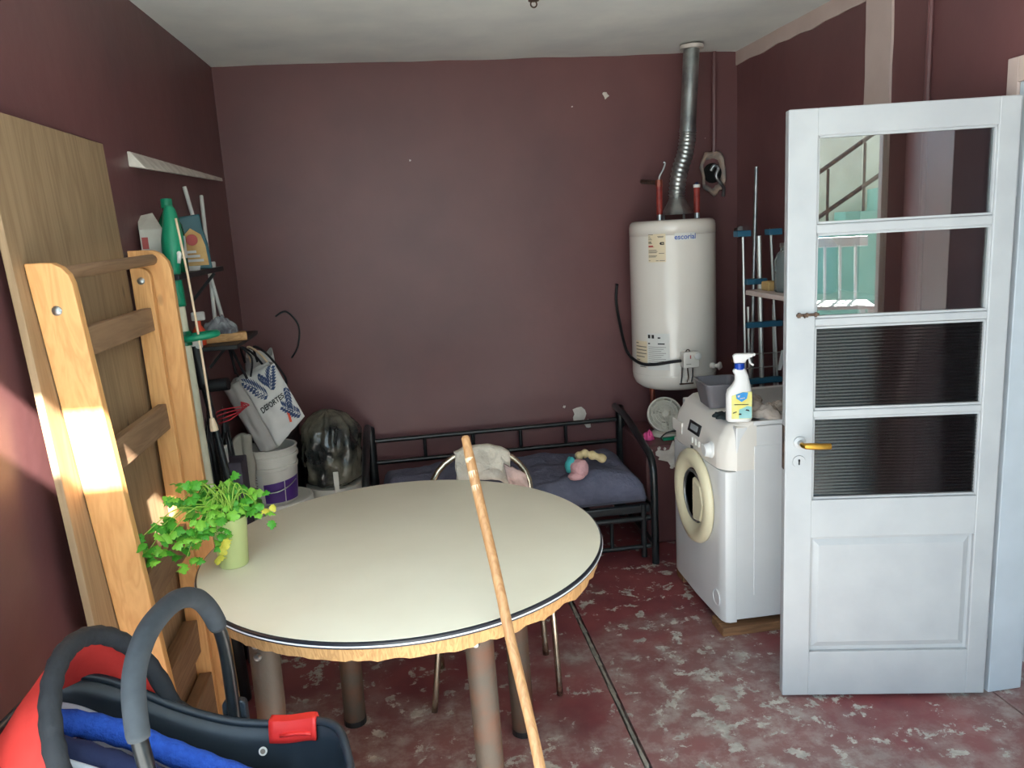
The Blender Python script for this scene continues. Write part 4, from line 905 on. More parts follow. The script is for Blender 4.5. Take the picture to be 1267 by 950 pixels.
# ================================================================== PARSLEY IN A CUP
M['cup'] = mat('frosted_green_cup', (228,236,168), .3, trans=.35, ior=1.12, spec=.4); M['water'] = mat('green_water', (206,216,120), .3, trans=.6, ior=1.2)
M['leaf'] = mat('parsley_leaf', (86,168,46), .5, col2=(58,134,40), scale=22); M['leafy'] = mat('yellowing_leaf', (226,206,84), .55, col2=(190,196,70), scale=30); M['leafl'] = mat('pale_leaf', (136,196,66), .5, col2=(110,178,56), scale=24); M['stem'] = mat('pale_stem', (140,176,66), .5)
cp0 = V(-.547,2.316,TZ+.0008)
pc = thing('potted_parsley', cp0, 'leafy green parsley standing in a frosted plastic cup', 'plant')
MB().lathe([(0,0),(.040,0),(.042,.004),(.052,.148),(.0535,.150),(.052,.151),(.0505,.149),(.0405,.006),(0,.004)], cp0, 32).build('cup', M['cup'], pc, smooth=True)
MB().lathe([(0,.0055),(.0395,.0065),(.0475,.115),(0,.115)], cp0, 24).build('water', M['water'], pc, smooth=True)
def leafmesh(seed, m):
    rnd = random.Random(seed); me = bpy.data.meshes.new('leaf'); out = []
    lob = [(0,0),(.10,.10),(.34,.10),(.30,.26),(.52,.36),(.34,.46),(.36,.66),(.20,.66),(.18,.86),(.0,1.0)]
    pts = [(x,y) for x,y in lob]+[(-x,y) for x,y in reversed(lob[1:-1])]
    vv = [(0,.45,.05)]+[(x*rnd.uniform(.85,1.15), y*rnd.uniform(.92,1.08), -.35*abs(x)-.15*y*y+rnd.uniform(-.04,.04)) for x,y in pts]; n_ = len(pts)
    me.from_pydata(vv, [], [(0,1+i,1+(i+1) % n_) for i in range(n_)]); me.materials.append(m)
    for p in me.polygons: p.use_smooth = True
    return me
LM = [leafmesh(1,M['leaf']), leafmesh(2,M['leaf']), leafmesh(3,M['leafl']), leafmesh(4,M['leaf']), leafmesh(5,M['leafl'])]; LY = leafmesh(6,M['leafy'])
rl = random.Random(21)
cl = [(180,686,2.16),(193,690,2.17),(178,662,2.15),(199,652,2.18),(221,656,2.20),(214,641,2.22),(231,690,2.20),(227,676,2.20),(245,641,2.24),(251,656,2.23),(262,660,2.24),(241,625,2.30),(255,616,2.32),(269,616,2.33),(285,625,2.33),(262,631,2.28),(281,606,2.36),(294,607,2.36),(300,620,2.34),(311,634,2.30),(326,634,2.30),(318,622,2.34),(266,646,2.25),(286,641,2.29),(274,660,2.25),(268,682,2.24),(226,606,2.28),(234,599,2.30),(243,603,2.31),(225,619,2.27),(205,668,2.18),(236,665,2.21),(303,611,2.35),(275,628,2.30),(292,632,2.31),(250,630,2.27),(272,608,2.35),(262,606,2.34),(288,614,2.34),(276,622,2.31),(256,626,2.29),(268,632,2.27),(284,632,2.30),(298,628,2.32),(246,614,2.31),(306,624,2.33),(290,600,2.37),(258,640,2.25)]
mouth = cp0+V(0,0,.145)
LI = MATW[pc.name].inverted()
def addleaf(c, me, size):
    o = bpy.data.objects.new('leaf', me); COL.objects.link(o); o.parent = pc
    tocam = (CAM_O-c).normalized(); nrm = (tocam*.55+V(rl.uniform(-.6,.6),rl.uniform(-.6,.6),rl.uniform(.3,1.0))).normalized()
    q = nrm.to_track_quat('Z','Y').to_matrix().to_4x4() @ Matrix.Rotation(rl.uniform(0,6.28),4,'Z')
    o.matrix_local = LI @ (Matrix.Translation(c) @ q @ Matrix.Scale(size,4))
for i, (px, py, yy) in enumerate(cl):
    c_ = PY(yy, px, py); c_.x = max(c_.x, -.775)
    m0 = mouth+V(rl.uniform(-.025,.025),rl.uniform(-.025,.025),0); mid = (m0+c_)/2+V(0,0,.05+.03*rl.random())
    if i % 3 != 1: MB().tube(spline([m0-V((m0.x-cp0.x)*.3,0,.07), m0, mid, c_],4), [.0022]*6+[.0018]*4+[.0012]*3, 5).build('stem', M['stem'], pc)
    for k in range(5 if i % 2 else 6):
        addleaf(c_+V(rl.uniform(-.027,.027),rl.uniform(-.03,.03),rl.uniform(-.02,.02)), LY if (i in (24,25,20) and k < 2) else LM[rl.randrange(5)], rl.uniform(.026,.043))

# ================================================================== BUCKETS, BAGS IN THE LEFT CORNER
M['pail'] = mat('white_pail_plastic', (206,202,192), .45, col2=(192,188,178), scale=6); M['purple'] = mat('purple_label', (74,42,116), .5); M['paper'] = mat('printed_paper', (200,198,194), .6); M['greenprint'] = mat('green_print', (110,160,80), .6)
LBc = V(-.652,3.83,0)
lb_ = thing('lidded_bucket', LBc, 'large white lidded bucket under the purple-labelled bucket', 'bucket')
MB().lathe([(0,0),(.128,0),(.130,.004),(.148,.40),(.150,.44),(0,.44)], LBc, 40).build('bucket_body', M['pail'], lb_, smooth=True)
MB().lathe([(0,.441),(.158,.441),(.160,.446),(.160,.474),(.156,.482),(.146,.484),(.140,.478),(0,.478)], LBc, 40).build('lid', M['pail'], lb_, smooth=True)
UB = V(-.664,3.81,.4785)
ub = thing('paint_bucket', UB, 'white paint bucket with purple label stacked on lidded bucket', 'bucket')
MB().lathe([(0,0),(.102,0),(.104,.004),(.114,.165),(.120,.168),(.120,.182),(.115,.185),(.116,.215),(.124,.218),(.124,.234),(.118,.236),(.120,.262),(.1235,.266),(.120,.270),(.113,.268),(.098,.008),(0,.006)], UB, 48).build('bucket_body', M['pail'], ub, smooth=True, angle=50)
def UP(a, z, o_=.0015): return UB+V((.1035+.063*z+o_)*math.cos(a), (.1035+.063*z+o_)*math.sin(a), z)
pu = MB(); pu.grid(lambda u, v: UP(lerp(R(-108),R(-8),u), lerp(.012,lerp(.105,.125,u),v)), 24, 4); pu.build('purple_label', M['purple'], ub, smooth='all')
pp_ = MB(); pp_.grid(lambda u, v: UP(lerp(R(-165),R(-108.5),u), lerp(.010,.150,v)), 16, 4); ppo = pp_.build('printed_label', M['paper'], ub, smooth='all')
for k in range(7): MB().grid(lambda u, v: UP(lerp(R(-160),R(-122),u), .140-.014*k+.004*v, .0025), 8, 1).build('print_line', M['ink'], ppo)
MB().grid(lambda u, v: UP(lerp(R(-138),R(-118),u), lerp(.016,.036,v), .0025), 6, 1).build('green_mark', M['greenprint'], ppo)
MB().grid(lambda u, v: UP(lerp(R(-58),R(-56),u), lerp(.006,.12,v), .0025), 2, 2).build('label_seam', M['paper'], ub)
MB().tube([UB+V(.128*math.cos(R(a)), .128*math.sin(R(a)), .155-.085*math.sin(R(a+180 if a < 0 else 0))) for a in range(-180,-20,10)], .0028, 6).build('wire_bail', M['steel'], ub)
# tote bag
M['tote'] = mat('white_tote_fabric', (206,204,200), .75, col2=(192,190,186), scale=6, bump=.3, bscale=8); M['totegrey'] = mat('grey_tote_side', (160,156,152), .8, bump=.3, bscale=8); M['palm'] = mat('navy_palm_print', (54,70,104), .75); M['strap'] = mat('black_strap', (30,30,34), .8)
tt = thing('tote_bag', (-.68,3.79,.745), 'white tote bag printed with navy palm leaves on the bucket', 'bag')
Y0 = 3.70
f0, f1, f2, f3 = PY(Y0,296,470), PY(Y0,339,449), PY(Y0+.02,377,515), PY(Y0-.0,344,553)   # front face: left-top, right-top, right-bottom, left-bottom
bk = V(-.045,.13,-.01)
def tface(u, v): # u along left->right, v bottom->top
    p = f3.lerp(f2,u).lerp(f0.lerp(f1,u),v); return p+V(0,-.022*math.sin(math.pi*u)*math.sin(math.pi*v)+.012*noise.noise(V(u*4,v*5,2)),.004*noise.noise(V(u*5,v*5,7)))
MB().grid(tface, 16, 20).build('front_face', M['tote'], tt, smooth='all', solid=.003)
MB().grid(lambda u, v: tface(u,v)+bk, 16, 20).build('back_face', M['tote'], tt, smooth='all', solid=.003)
sd_l = [PY(Y0-.01,276,484), PY(Y0-.01,322,562)]
def sface(u, v):
    a = f3.lerp(f0,v); b = sd_l[1].lerp(sd_l[0],v); return a.lerp(b,u)+V(0,.02*u-.018*math.sin(math.pi*u)+.010*noise.noise(V(u*4,v*6,5)),0)
MB().grid(sface, 10, 20).build('side_gusset', M['totegrey'], tt, smooth='all', solid=.003)
MB().grid(lambda u, v: sface(1,v).lerp(f3.lerp(f0,v)+bk,u)+V(-.0,0,.01*noise.noise(V(u*4,v*4,1))), 8, 14).build('side_gusset', M['totegrey'], tt, smooth='all', solid=.003)
MB().grid(lambda u, v: tface(u,0).lerp(tface(u,0)+bk,v), 8, 4).build('bag_base', M['totegrey'], tt, smooth='all')
MB().grid(lambda u, v: tface(1,v).lerp(tface(1,v)+bk,u), 4, 12).build('side_gusset', M['tote'], tt, smooth='all')
def frond(u0, v0, u1, v1, k, ln, name='palm_print'):
    q = MB(); du, dv = u1-u0, v1-v0; L_ = math.hypot(du,dv); nx, ny = -dv/L_, du/L_; tx, ty_ = du/L_, dv/L_
    def T(u, v): return tface(min(max(u,.0),1),min(max(v,.0),1))+V(0,-.0035,0)
    def strip(a, b, w_):
        dx, dy = b[0]-a[0], b[1]-a[1]; l_ = math.hypot(dx,dy)+1e-6; px_, py_ = -dy/l_*w_, dx/l_*w_; m_ = ((a[0]+b[0])/2, (a[1]+b[1])/2)
        q.add([T(a[0],a[1]), T(m_[0]+px_,m_[1]+py_), T(b[0],b[1]), T(m_[0]-px_,m_[1]-py_)], [(0,1,2,3)])
    strip((u0,v0),(u1,v1),.012)
    for i in range(k):
        t = (i+.5)/k; b0 = (u0+du*t, v0+dv*t); l2 = ln*(1-.5*abs(t-.35))
        for s_ in (-1,1): strip(b0, (b0[0]+(nx*s_*.8+tx*.75)*l2, b0[1]+(ny*s_*.8+ty_*.75)*l2), .026)
    q.build(name, M['palm'], tt)
frond(.50,.62,.06,.96,9,.17); frond(.58,.66,.90,.98,8,.16); frond(.96,.06,.66,.38,8,.16); frond(.97,.60,.82,.30,6,.12); frond(.46,.96,.62,.78,5,.10)
bw = MB(); letters(bw, 'DEPORTES', .050, lambda x, y: tface(min(max(.46+x*3.0,0),1), min(max(.50+y*2.2,0),1))+V(0,-.006,0), .0012); bw.build('printed_word', M['ink_dark'], tt)
q = MB(); q.add([tface(u,v)+V(0,-.004,0) for u,v in ((.60,.12),(.66,.10),(.72,.22),(.68,.27))], [(0,1,2,3)]); q.build('orange_print', M['orange'], tt)
MB().tube(spline([tface(.2,.97), tface(.3,.97)+V(-.04,-.01,.06), PY(Y0,285,430), tface(.05,1)+V(-.03,.05,.02)],6), .006, 6).build('handle_strap', M['strap'], tt)
MB().tube(spline([tface(.30,.97), PY(Y0,310,440), PY(Y0,283,425), tface(.10,1.0)+bk],6), .005, 6).build('handle_strap', M['strap'], tt)
# black rubbish bag on a white pail
gb = V(-.410,4.10,0)
wp = thing('white_pail', gb, 'white pail under the black rubbish bag', 'pail')
MB().lathe([(0,0),(.115,0),(.118,.005),(.140,.435),(.146,.437),(.146,.447),(0,.447)], gb, 32).build('pail_body', M['pail'], wp, smooth=True)
MB().box(gb.x+.012, gb.x+.038, gb.y-.172, gb.y-.166, .40, .55).build('folded_handle', M['pail'], wp, bevel=.004)
M['polybag'] = mat('black_polythene', (34,36,36), .2, col2=(120,114,98), scale=6, detail=7, lo=.42, hi=.68, bump=1.0, bscale=13, spec=.7)
q = MB(); 
def bagf(u, v):
    a = 2*math.pi*u; prof = [(.10,.0),(.150,.03),(.158,.12),(.155,.22),(.135,.31),(.085,.365),(.03,.385),(.0,.388)]
    t = v*7; i = min(int(t),6); f = t-i; r_ = lerp(prof[i][0],prof[i+1][0],f); z = lerp(prof[i][1],prof[i+1][1],f); d = V(math.cos(a),math.sin(a),0)
    k = 1+.10*noise.noise(V(d.x*2,d.y*2,z*9))+.09*noise.noise(V(d.x*5,d.y*5,z*16))+.05*math.sin(14*a+6*noise.noise(V(d.x*2,d.y*2,z*6)))*max(0,(z-.2)/.18)+.03*noise.noise(V(d.x*11,d.y*11,z*40))
    return gb+V(d.x*r_*k, d.y*r_*k, .448+z+(.012*noise.noise(V(d.x*4,d.y*4,z*8)) if .05 < v < .97 else 0))
q.grid(bagf, 96, 60, True); q.build('rubbish_bag', M['polybag'], smooth='all', label='bulging black polythene rubbish bag beside the bed', cat='bag')

# ================================================================== LEFT WALL CLUTTER
M['blackshelf'] = mat('black_shelf_board', (30,32,34), .5)
s1 = MB().box(XL(3.2)-.0+.002, -.735, 2.87, 3.60, 1.592, 1.612).build('wall_shelf', M['blackshelf'], bevel=.003, label='upper black shelf on the left wall', cat='shelf')
s2 = MB().box(XL(3.5)+.002, -.655, 3.28, 3.78, 1.288, 1.306).build('wall_shelf', M['blackshelf'], bevel=.003, label='lower black shelf on the left wall', cat='shelf')
for s_, y_, z_ in ((s1,3.5,1.592),(s2,3.65,1.288)): MB().bar((XL(y_)+.004,y_,z_-.12), (XL(y_)+.11,y_,z_-.004), .012, .012).build('bracket', M['blackshelf'], s_)
# box with printed side
M['card'] = mat('printed_carton', (204,200,190), .7, col2=(188,182,170), scale=12)
bx = thing('detergent_box', (-.830,2.995,1.6125), 'open white carton on the left end of the upper shelf', 'box')
MB(Matrix.Translation((-.830,2.995,1.6125)) @ Matrix.Rotation(R(12),4,'Z')).box(-.045,.045,-.05,.05,0,.155).build('carton', M['card'], bx, bevel=.002)
BM = Matrix.Translation((-.830,2.995,1.6125)) @ Matrix.Rotation(R(12),4,'Z')
MB(BM).box(.0455,.0465,-.045,.045,.02,.07).build('yellow_print', M['yellow'], bx); MB(BM).box(.0455,.0465,-.03,.03,.08,.12).build('blue_print', M['ink_blue'], bx); MB(BM).box(-.04,-.02,-.0515,-.0505,.09,.13).build('red_print', M['ink_red'], bx)
MB(BM).hexa([V(-.045,-.05,.155),V(.03,-.05,.155),V(.03,-.05,.157),V(-.045,-.05,.157),V(-.05,.04,.205),V(.0,.04,.215),V(.0,.042,.215),V(-.05,.042,.205)]).build('flap', M['card'], bx)
# green bottle
M['greenbottle'] = mat('green_bottle_plastic', (16,104,66), .25, col2=(12,88,58), scale=9, spec=.6); M['teal'] = mat('teal_green_plastic', (20,130,96), .4)
gbp = V(-.802,3.095,1.6125)
go = thing('green_bottle', gbp, 'tall green plastic bottle on the upper shelf', 'bottle')
MB().lathe([(0,0),(.044,0),(.047,.006),(.047,.14),(.043,.17),(.026,.205),(.016,.222),(.016,.236),(0,.236)], gbp, 24).build('bottle_body', M['greenbottle'], go, smooth=True)
MB().lathe([(0,.232),(.020,.232),(.020,.262),(.018,.265),(0,.265)], gbp, 18).build('screw_cap', M['teal'], go, smooth=True)
MB().lathe([(.0478,.05),(.0478,.13)], gbp, 24).build('paper_label', M['paper'], go, smooth=True)
# motor oil style jug with golden print
M['jug'] = mat('blue_green_jug', (40,84,92), .4); M['gold'] = mat('golden_print', (176,128,64), .5, col2=(206,170,110), scale=12)
jp = V(-.790,3.33,1.6125); JM = Matrix.Translation(jp) @ Matrix.Rotation(R(22),4,'Z')
jo = thing('detergent_pouch', jp, 'blue-green refill pouch with golden print on the upper shelf', 'pouch')
q = MB(JM); q.prism([(-.062,0),(.066,0),(.060,.10),(.048,.155),(.045,.215),(-.035,.205),(-.055,.15),(-.062,.08)], lambda p: V(p[0],-.022*(1-p[1]/.3),p[1]), lambda p: V(p[0],.022*(1-p[1]/.3),p[1])); q.build('pouch_body', M['jug'], jo, bevel=.008)
q = MB(JM); q.prism([(-.040,.015),(.052,.015),(.048,.09),(.036,.135),(.0,.160),(-.040,.12)], lambda p: V(p[0],-.0245*(1-p[1]/.33)-.002,p[1]), lambda p: V(p[0],-.02*(1-p[1]/.33),p[1])); q.build('golden_label', M['gold'], jo)
MB(JM @ Matrix.Translation((.0,-.022,.115)) @ Matrix.Rotation(R(90),4,'X')).lathe([(0,0),(.022,0),(.021,.003),(0,.004)], n=18).build('round_mark', M['ink_red'], jo)
for k in range(3): MB(JM).box(-.036,.034-.012*k,-.0285,-.024,.03+.017*k,.04+.017*k).build('print_line', M['paper'], jo)
# dishes / tape on shelf
MB().lathe([(.020,0),(.038,0),(.040,.003),(.040,.020),(.038,.023),(.020,.023)], (-.778,3.47,1.6125), 20).build('tape_roll', M['paper'], smooth=True, label='pale tape roll at the right end of upper shelf', cat='tape')
MB().lathe([(0,0),(.030,0),(.034,.016),(.031,.016),(.028,.003),(0,.003)], (-.772,3.205,1.6125), 20).build('small_dish', M['paper'], smooth=True, label='small pale dish at the front of upper shelf', cat='dish')
# white rods in the corner
for a, b, lab in (((-.848,3.58,1.95),(-.775,3.70,1.3068),'leaning white rod on the lower shelf, tilted to the right'), ((-.846,3.86,1.925),(-.790,3.56,1.3068),'white rod on the lower shelf right of the tilted one')):
    MB().tube([a,b], .0085, 8).build('white_rod', M['whiteplastic'], label=lab, cat='rod')
# string trimmer: green handle, white shaft
def lean(px, py, x): return PX(x, px, py)
T2 = V(-.712,2.872,.0)
tr = thing('string_trimmer', (T2.x,T2.y,0), 'green and white electric grass trimmer leaning beside folded table', 'trimmer')
MB().tube(spline([(-.752,2.925,1.845),(-.750,2.918,1.79),(-.752,2.910,1.71),(-.762,2.905,1.64),(-.756,2.900,1.50)],5), [.010,.016,.020,.023,.025,.027,.029,.032,.035,.037,.037,.036,.034,.031,.028,.026,.025,.025,.025,.025,.024], 14).build('handle_grip', M['teal'], tr, smooth='all')
MB().tube([(-.740,2.90,1.70),(-.728,2.885,1.68),(-.735,2.89,1.65)], [.006,.009,.006], 8).build('switch', M['label_white'], tr, smooth='all')
MB().tube([V(-.756,2.90,1.505), V(-.723,2.878,.40)], .0195, 14).build('shaft', mat('cream_shaft', (214,210,186), .4, col2=(200,196,172), scale=12), tr, smooth=True)
MB().tube([V(-.723,2.878,.42), V(-.718,2.875,.28), T2], [.024,.030,.034], 14).build('motor_head', M['black'], tr, smooth='all')
MB().tube([V(-.705+.062*math.cos(a*math.pi/12), 2.905+.050*math.sin(a*math.pi/12), 1.392+.006*math.cos(a*math.pi/12)) for a in range(24)], .0115, 10, True).build('loop_handle', M['teal'], tr, smooth='all')
MB().tube([V(-.7535,2.897,1.365), V(-.752,2.896,1.415)], .026, 12).build('clamp', M['greenbottle'], tr, smooth=True)
MB().tube(spline([(-.728,2.90,1.80),(-.715,2.885,1.68),(-.705,2.875,1.56),(-.690,2.850,1.33),(-.682,2.835,1.13),(-.680,2.83,1.105)],6), .0045, 6).build('power_cord', M['tape'], tr, smooth='all')
MB().tube([V(-.680,2.83,1.11), V(-.678,2.83,1.085), V(-.676,2.83,1.065)], [.008,.013,.015], 8).build('plug', M['tape'], tr, smooth=True)
# black pole with T handle
bp0, bp1 = V(-.762,3.06,1.34), V(-.600,3.00,.0)
bpo = thing('black_pole', (bp1.x,bp1.y,0), 'black pole with side grip leaning below the green loop', 'pole')
MB().tube([bp0,bp1], .0145, 12).build('pole', M['blackmetal'], bpo, smooth=True)
MB().tube([bp0, bp0+(bp1-bp0)*.12], .022, 12).build('collar', M['black'], bpo, smooth=True)
g0 = bp0.lerp(bp1,.115)
MB().tube([g0+V(.0,0,-.0), g0+V(.088,-.01,.006)], .024, 12).build('side_grip', M['black'], bpo, smooth=True)
MB().box(bp0.x-.026,bp0.x+.026,bp0.y-.02,bp0.y+.02,bp0.z-.01,bp0.z+.035).build('white_clip', M['whiteplastic'], bpo, bevel=.005)
# wood block + clear wrap on lower shelf
MB(Matrix.Translation((-.728,3.43,1.3065)) @ Matrix.Rotation(R(14),4,'Z')).box(-.085,.085,-.03,.03,0,.034).build('wood_offcut', wood('offcut_wood', (166,118,66), (196,150,94), 0, 14), bevel=.003, label='light wood offcut on the lower shelf', cat='wood block')
crumple('plastic_wrap', (-.738,3.43,1.3412), .062, .03, .06, mat('clear_wrap', (150,152,156), .12, col2=(84,86,92), scale=18, spec=.8, bump=.8, bscale=30), 6, 'crumpled clear plastic wrap on the wood offcut', 'wrapper')
spp = V(-.812,3.36,1.3065); so_ = thing('small_sprayer', spp, 'small white and orange spray gun on the lower shelf', 'sprayer')
MB().lathe([(0,0),(.024,0),(.025,.06),(.012,.08),(.012,.10),(0,.10)], spp, 16).build('body', M['orange'], so_, smooth=True); MB().box(spp.x-.022,spp.x+.03,spp.y-.012,spp.y+.012,spp.z+.10,spp.z+.135).build('head', M['whiteplastic'], so_, bevel=.005)
# second bag with black handles, behind the palm tote
b2 = thing('canvas_bag', (-.76,4.02,.72), 'plain off-white bag with black handles behind the palm tote', 'bag')
# support crate under it
crp = thing('black_crate', (-.735,4.12,0), 'black plastic crate stack behind the buckets', 'crate')
MB().box(XL(4.1)+.01,-.60,4.0,4.38,0,.70).build('crate_body', M['black'], crp, bevel=.01); MB().box(XL(4.1)+.006,-.595,3.995,4.385,.70,.718).build('crate_rim', M['black'], crp, bevel=.004)
def bagb(u, v):
    a = 2*math.pi*u; return V(-.715+(.095-.03*v)*math.cos(a)*(1+.15*noise.noise(V(math.cos(a),math.sin(a),v*3))), 4.10+(.07-.02*v)*math.sin(a), .7185+.44*v+.02*math.sin(3*a)*v)
MB().grid(bagb, 28, 14, True).build('bag_body', M['tote'], b2, smooth='all', solid=.003)
for k, dx in enumerate((-.03,.0,.03)): MB().tube(spline([(-.75+dx,4.05,1.12),(-.755+dx,4.03,1.20),(-.69+dx,4.00,1.16),(-.62+dx,3.99,1.05),(-.60+dx*.5,3.99,1.0)],5), .006, 6).build('handle_strap', M['strap'] if k != 1 else M['tape'], b2)
# dark clutter between trimmer and buckets
M['darkbag'] = mat('black_bin_liner', (22,23,25), .35, bump=.7, bscale=12); M['greycloth'] = mat('grey_cloth', (150,146,136), .9, bump=.4)
crumple('dark_sack', (-.775,3.63,.0), .045, .05, .60, M['darkbag'], 2, 'black sack standing behind the trimmer shaft', 'sack', .15)
crumple('dark_sack', (-.795,3.22,.0), .055, .10, 1.02, M['darkbag'], 5, 'slim black sack against the left wall by the trimmer', 'sack', .12)
pb = thing('storage_box', (-.70,3.20,.0), 'dark purple-grey printed box behind the black pole', 'box')
MB().box(-.735,-.665,3.13,3.25,.0,.86).build('box_body', mat('purple_grey_card', (62,56,70), .6, col2=(46,42,54), scale=14), pb, bevel=.004)
MB().box(-.737,-.715,3.127,3.16,.80,.93).build('box_flap', M['paper'], pb, bevel=.002)
q = MB()
def fold(u, v): return V(lerp(-.83,-.715,u)+.012*noise.noise(V(u*3,v*3,1)), 3.60+.03*u+.02*noise.noise(V(u*4,v*3,6)), .83-.235*v+.03*u*(1-v)-.01*math.sin(u*7)*(1-v))
q.grid(lambda u, v: fold(u, v)+V(0,0,-.0), 14, 14); q.build('grey_sheet', M['greycloth'], smooth='all', solid=.02, label='folded grey sheet below the red wire beside the palm tote', cat='sheet')
crumple('dark_sack', (-.775,3.42,.0), .055, .075, .97, M['darkbag'], 11, 'black sack holding the red wire beside the palm tote', 'sack', .14)
M['redwire'] = mat('red_wire', (170,40,52), .5)
q = thing('wire_coil', (-.75,3.41,.955), 'loose coil of red wire lying on the black sack', 'wire')
for k in range(4): MB().tube(spline([(-.80,3.40,.958+.010*k),(-.775,3.36-.012*k,.975+.018*k),(-.735,3.37-.006*k,.985+.017*k),(-.695+.010*k,3.42,1.01+.006*k),(-.70,3.44,1.03+.004*k)],5), .0028, 6).build('wire_loop', M['redwire'], q)
# loose dark cable loop on the back wall
MB().tube(spline([(-.66,4.385,1.31),(-.60,4.388,1.33),(-.545,4.388,1.25),(-.56,4.388,1.14),(-.60,4.388,1.08)],8), .005, 6).build('wall_cable', M['black'], smooth='all', label='thin dark cable hanging on back wall above tote', cat='cable')

# ================================================================== THINGS ON THE LEDGE
FC = V(1.388,4.065,.5455)
fo = thing('small_fan', FC, 'small cream round fan on the maroon ledge', 'fan')
M['fanwhite'] = mat('cream_fan_plastic', (206,200,186), .45); 
FMX = Matrix.Translation(FC+V(0,0,.115)) @ V(-.15,-.93,.42).to_track_quat('Z','Y').to_matrix().to_4x4()
MB(FMX).lathe([(0,-.07),(.075,-.07),(.092,-.045),(.096,-.01),(.096,.004),(.090,.004),(.088,-.04),(0,-.055)], n=36).build('drum', M['fanwhite'], fo, smooth=True)
for k in range(5): MB(FMX).tube([((.018+.0175*k)*math.cos(a*math.pi/18), (.018+.0175*k)*math.sin(a*math.pi/18), .006+.010*(1-k/5)) for a in range(36)], .0022, 5, True).build('grille_ring', M['fanwhite'], fo)
for k in range(12):
    a = k*math.pi/6; MB(FMX).tube([(.015*math.cos(a),.015*math.sin(a),.016),(.090*math.cos(a),.090*math.sin(a),.005)], .0018, 5).build('grille_spoke', M['fanwhite'], fo)
MB(FMX).lathe([(0,.012),(.018,.012),(.016,.02),(0,.022)], n=16).build('badge', M['fanwhite'], fo, smooth=True)
for k in range(3):
    a = 2*math.pi*k/3; MB(FMX).grid(lambda u, v: V((.01+.07*u)*math.cos(a+.7*v), (.01+.07*u)*math.sin(a+.7*v), -.035+.02*v), 6, 6).build('blade', M['fanwhite'], fo, solid=.002)
MB().lathe([(0,0),(.075,0),(.078,.006),(.07,.018),(.02,.03),(.018,.07),(0,.07)], FC, 28).build('base', M['fanwhite'], fo, smooth=True)
M['pink'] = mat('hot_pink', (232,86,150), .6)
pk = crumple('pink_scrunchie', (1.272,4.0,.5455), .030, .026, .042, M['pink'], 9, 'hot pink scrunchie left of the small fan', 'scrunchie', .5, 4)
MB(Matrix.Translation((1.385,3.955,.5455)) @ Matrix.Rotation(R(4),4,'Z')).box(-.05,.05,-.012,.012,0,.016).build('teal_comb', M['teal'], bevel=.003, label='teal plastic comb in front of the small fan', cat='comb')
MB().tube(spline([(1.33,3.975,.553),(1.37,3.99,.575),(1.42,3.985,.582),(1.47,3.99,.574),(1.52,4.0,.552)],5), .0035, 6).build('fan_cord', M['black'], fo)

# ================================================================== RIGHT CORNER: shelf, jar, drying rack, pole
rs_ = MB().hexa([V(1.64,3.60,1.330), V(1.64,3.02,1.330), V(XR-.001,3.02,1.330), V(XR-.001,3.70,1.330), V(1.64,3.60,1.352), V(1.64,3.02,1.352), V(XR-.001,3.02,1.352), V(XR-.001,3.70,1.352)])
rs_.build('wall_shelf', mat('pinkish_white_paint', (206,186,178), .5, col2=(190,170,160), scale=10), bevel=.003, label='pale wooden shelf on right wall behind the door', cat='shelf')
M['jar'] = mat('cloudy_glass', (150,160,160), .12, trans=.6, ior=1.3, spec=.6)
jc = V(1.752,3.40,1.3525); jr = thing('glass_jar', jc, 'cloudy glass jar with pinkish contents on the right shelf', 'jar')
MB().lathe([(0,0),(.056,0),(.060,.006),(.060,.14),(.05,.17),(.034,.185),(.034,.205),(0,.205)], jc, 28).build('jar_body', M['jar'], jr, smooth=True)
MB().lathe([(0,.012),(.054,.014),(.054,.09),(0,.095)], jc, 24).build('contents', mat('pinkish_powder', (190,156,128), .8), jr, smooth=True)
MB().lathe([(0,.200),(.037,.200),(.037,.218),(0,.22)], jc, 24).build('jar_lid', M['steel'], jr, smooth=True)
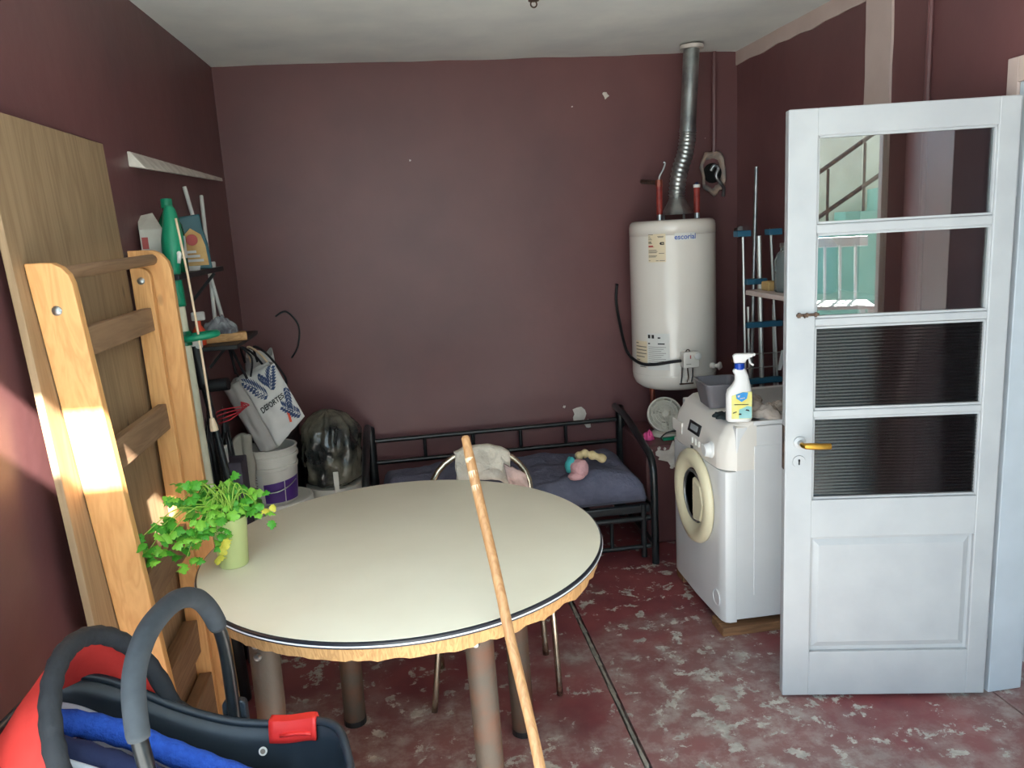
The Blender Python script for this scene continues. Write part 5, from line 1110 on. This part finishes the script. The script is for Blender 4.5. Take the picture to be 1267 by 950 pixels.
MB().box(1.69,1.745,3.47,3.54,1.3525,1.395).build('sponge', mat('yellow_sponge', (196,160,104), .9, bump=.7, bscale=60), bevel=.006, label='yellow sponge beside the glass jar', cat='sponge')
bb = V(1.83,3.24,1.3525); bo = thing('blue_container', bb, 'blue plastic container on the right shelf by the door edge', 'container')
MB().lathe([(0,0),(.055,0),(.06,.006),(.06,.20),(.03,.235),(0,.235)], bb, 20).build('container_body', mat('blue_container_plastic', (34,98,140), .4), bo, smooth=True); MB().lathe([(0,.233),(.024,.233),(.024,.262),(0,.262)], bb, 16).build('cap', M['capblue'], bo, smooth=True)
MB().tube([(1.808,3.845,1.935), (1.765,3.842,.0)], .0095, 10).build('metal_pole', M['steel'], smooth=True, label='long thin metal pole standing behind the washing machine', cat='pole')
M['alu'] = mat('aluminium_tube', (196,196,190), .3, .8); M['rackblue'] = mat('petrol_blue_plastic', (40,92,116), .5)
dk = thing('drying_rack', (1.80,3.72,0), 'folded aluminium drying rack with blue joints behind the washer', 'drying rack')
for a, b in (((1.690,3.74,1.60),(1.70,3.69,0)), ((1.845,3.76,1.60),(1.905,3.70,0)), ((1.775,3.745,1.60),(1.80,3.71,0)), ((1.735,3.78,1.25),(1.76,3.76,.0)), ((1.88,3.80,1.25),(1.90,3.78,.0))):
    MB().tube([a,b], .0065 if a[0] != 1.775 else .013, 8).build('tube', M['alu'], dk, smooth=True)
for x, z in ((1.690,1.615),(1.852,1.615)): MB().box(x-.035,x+.035,3.72,3.775,z-.015,z+.015).build('joint', M['rackblue'], dk, bevel=.004)
for z in (1.38,1.165,.88,.45): MB().box(1.695,1.885 if z < 1.3 else 1.80,3.70,3.735,z-.014,z+.014).build('joint', M['rackblue'], dk, bevel=.004)
for z in (1.02,.95): MB().tube([(1.695,3.70,z),(1.885,3.705,z)], .003, 6).build('wire', M['alu'], dk)
pg_ = MB(); pg_.hexa([V(1.855,3.69,.93),V(1.870,3.69,.93),V(1.870,3.70,.93),V(1.855,3.70,.93),V(1.875,3.69,1.03),V(1.905,3.69,1.03),V(1.905,3.70,1.03),V(1.875,3.70,1.03)]); pg_.build('clothes_peg', M['whiteplastic'], dk)
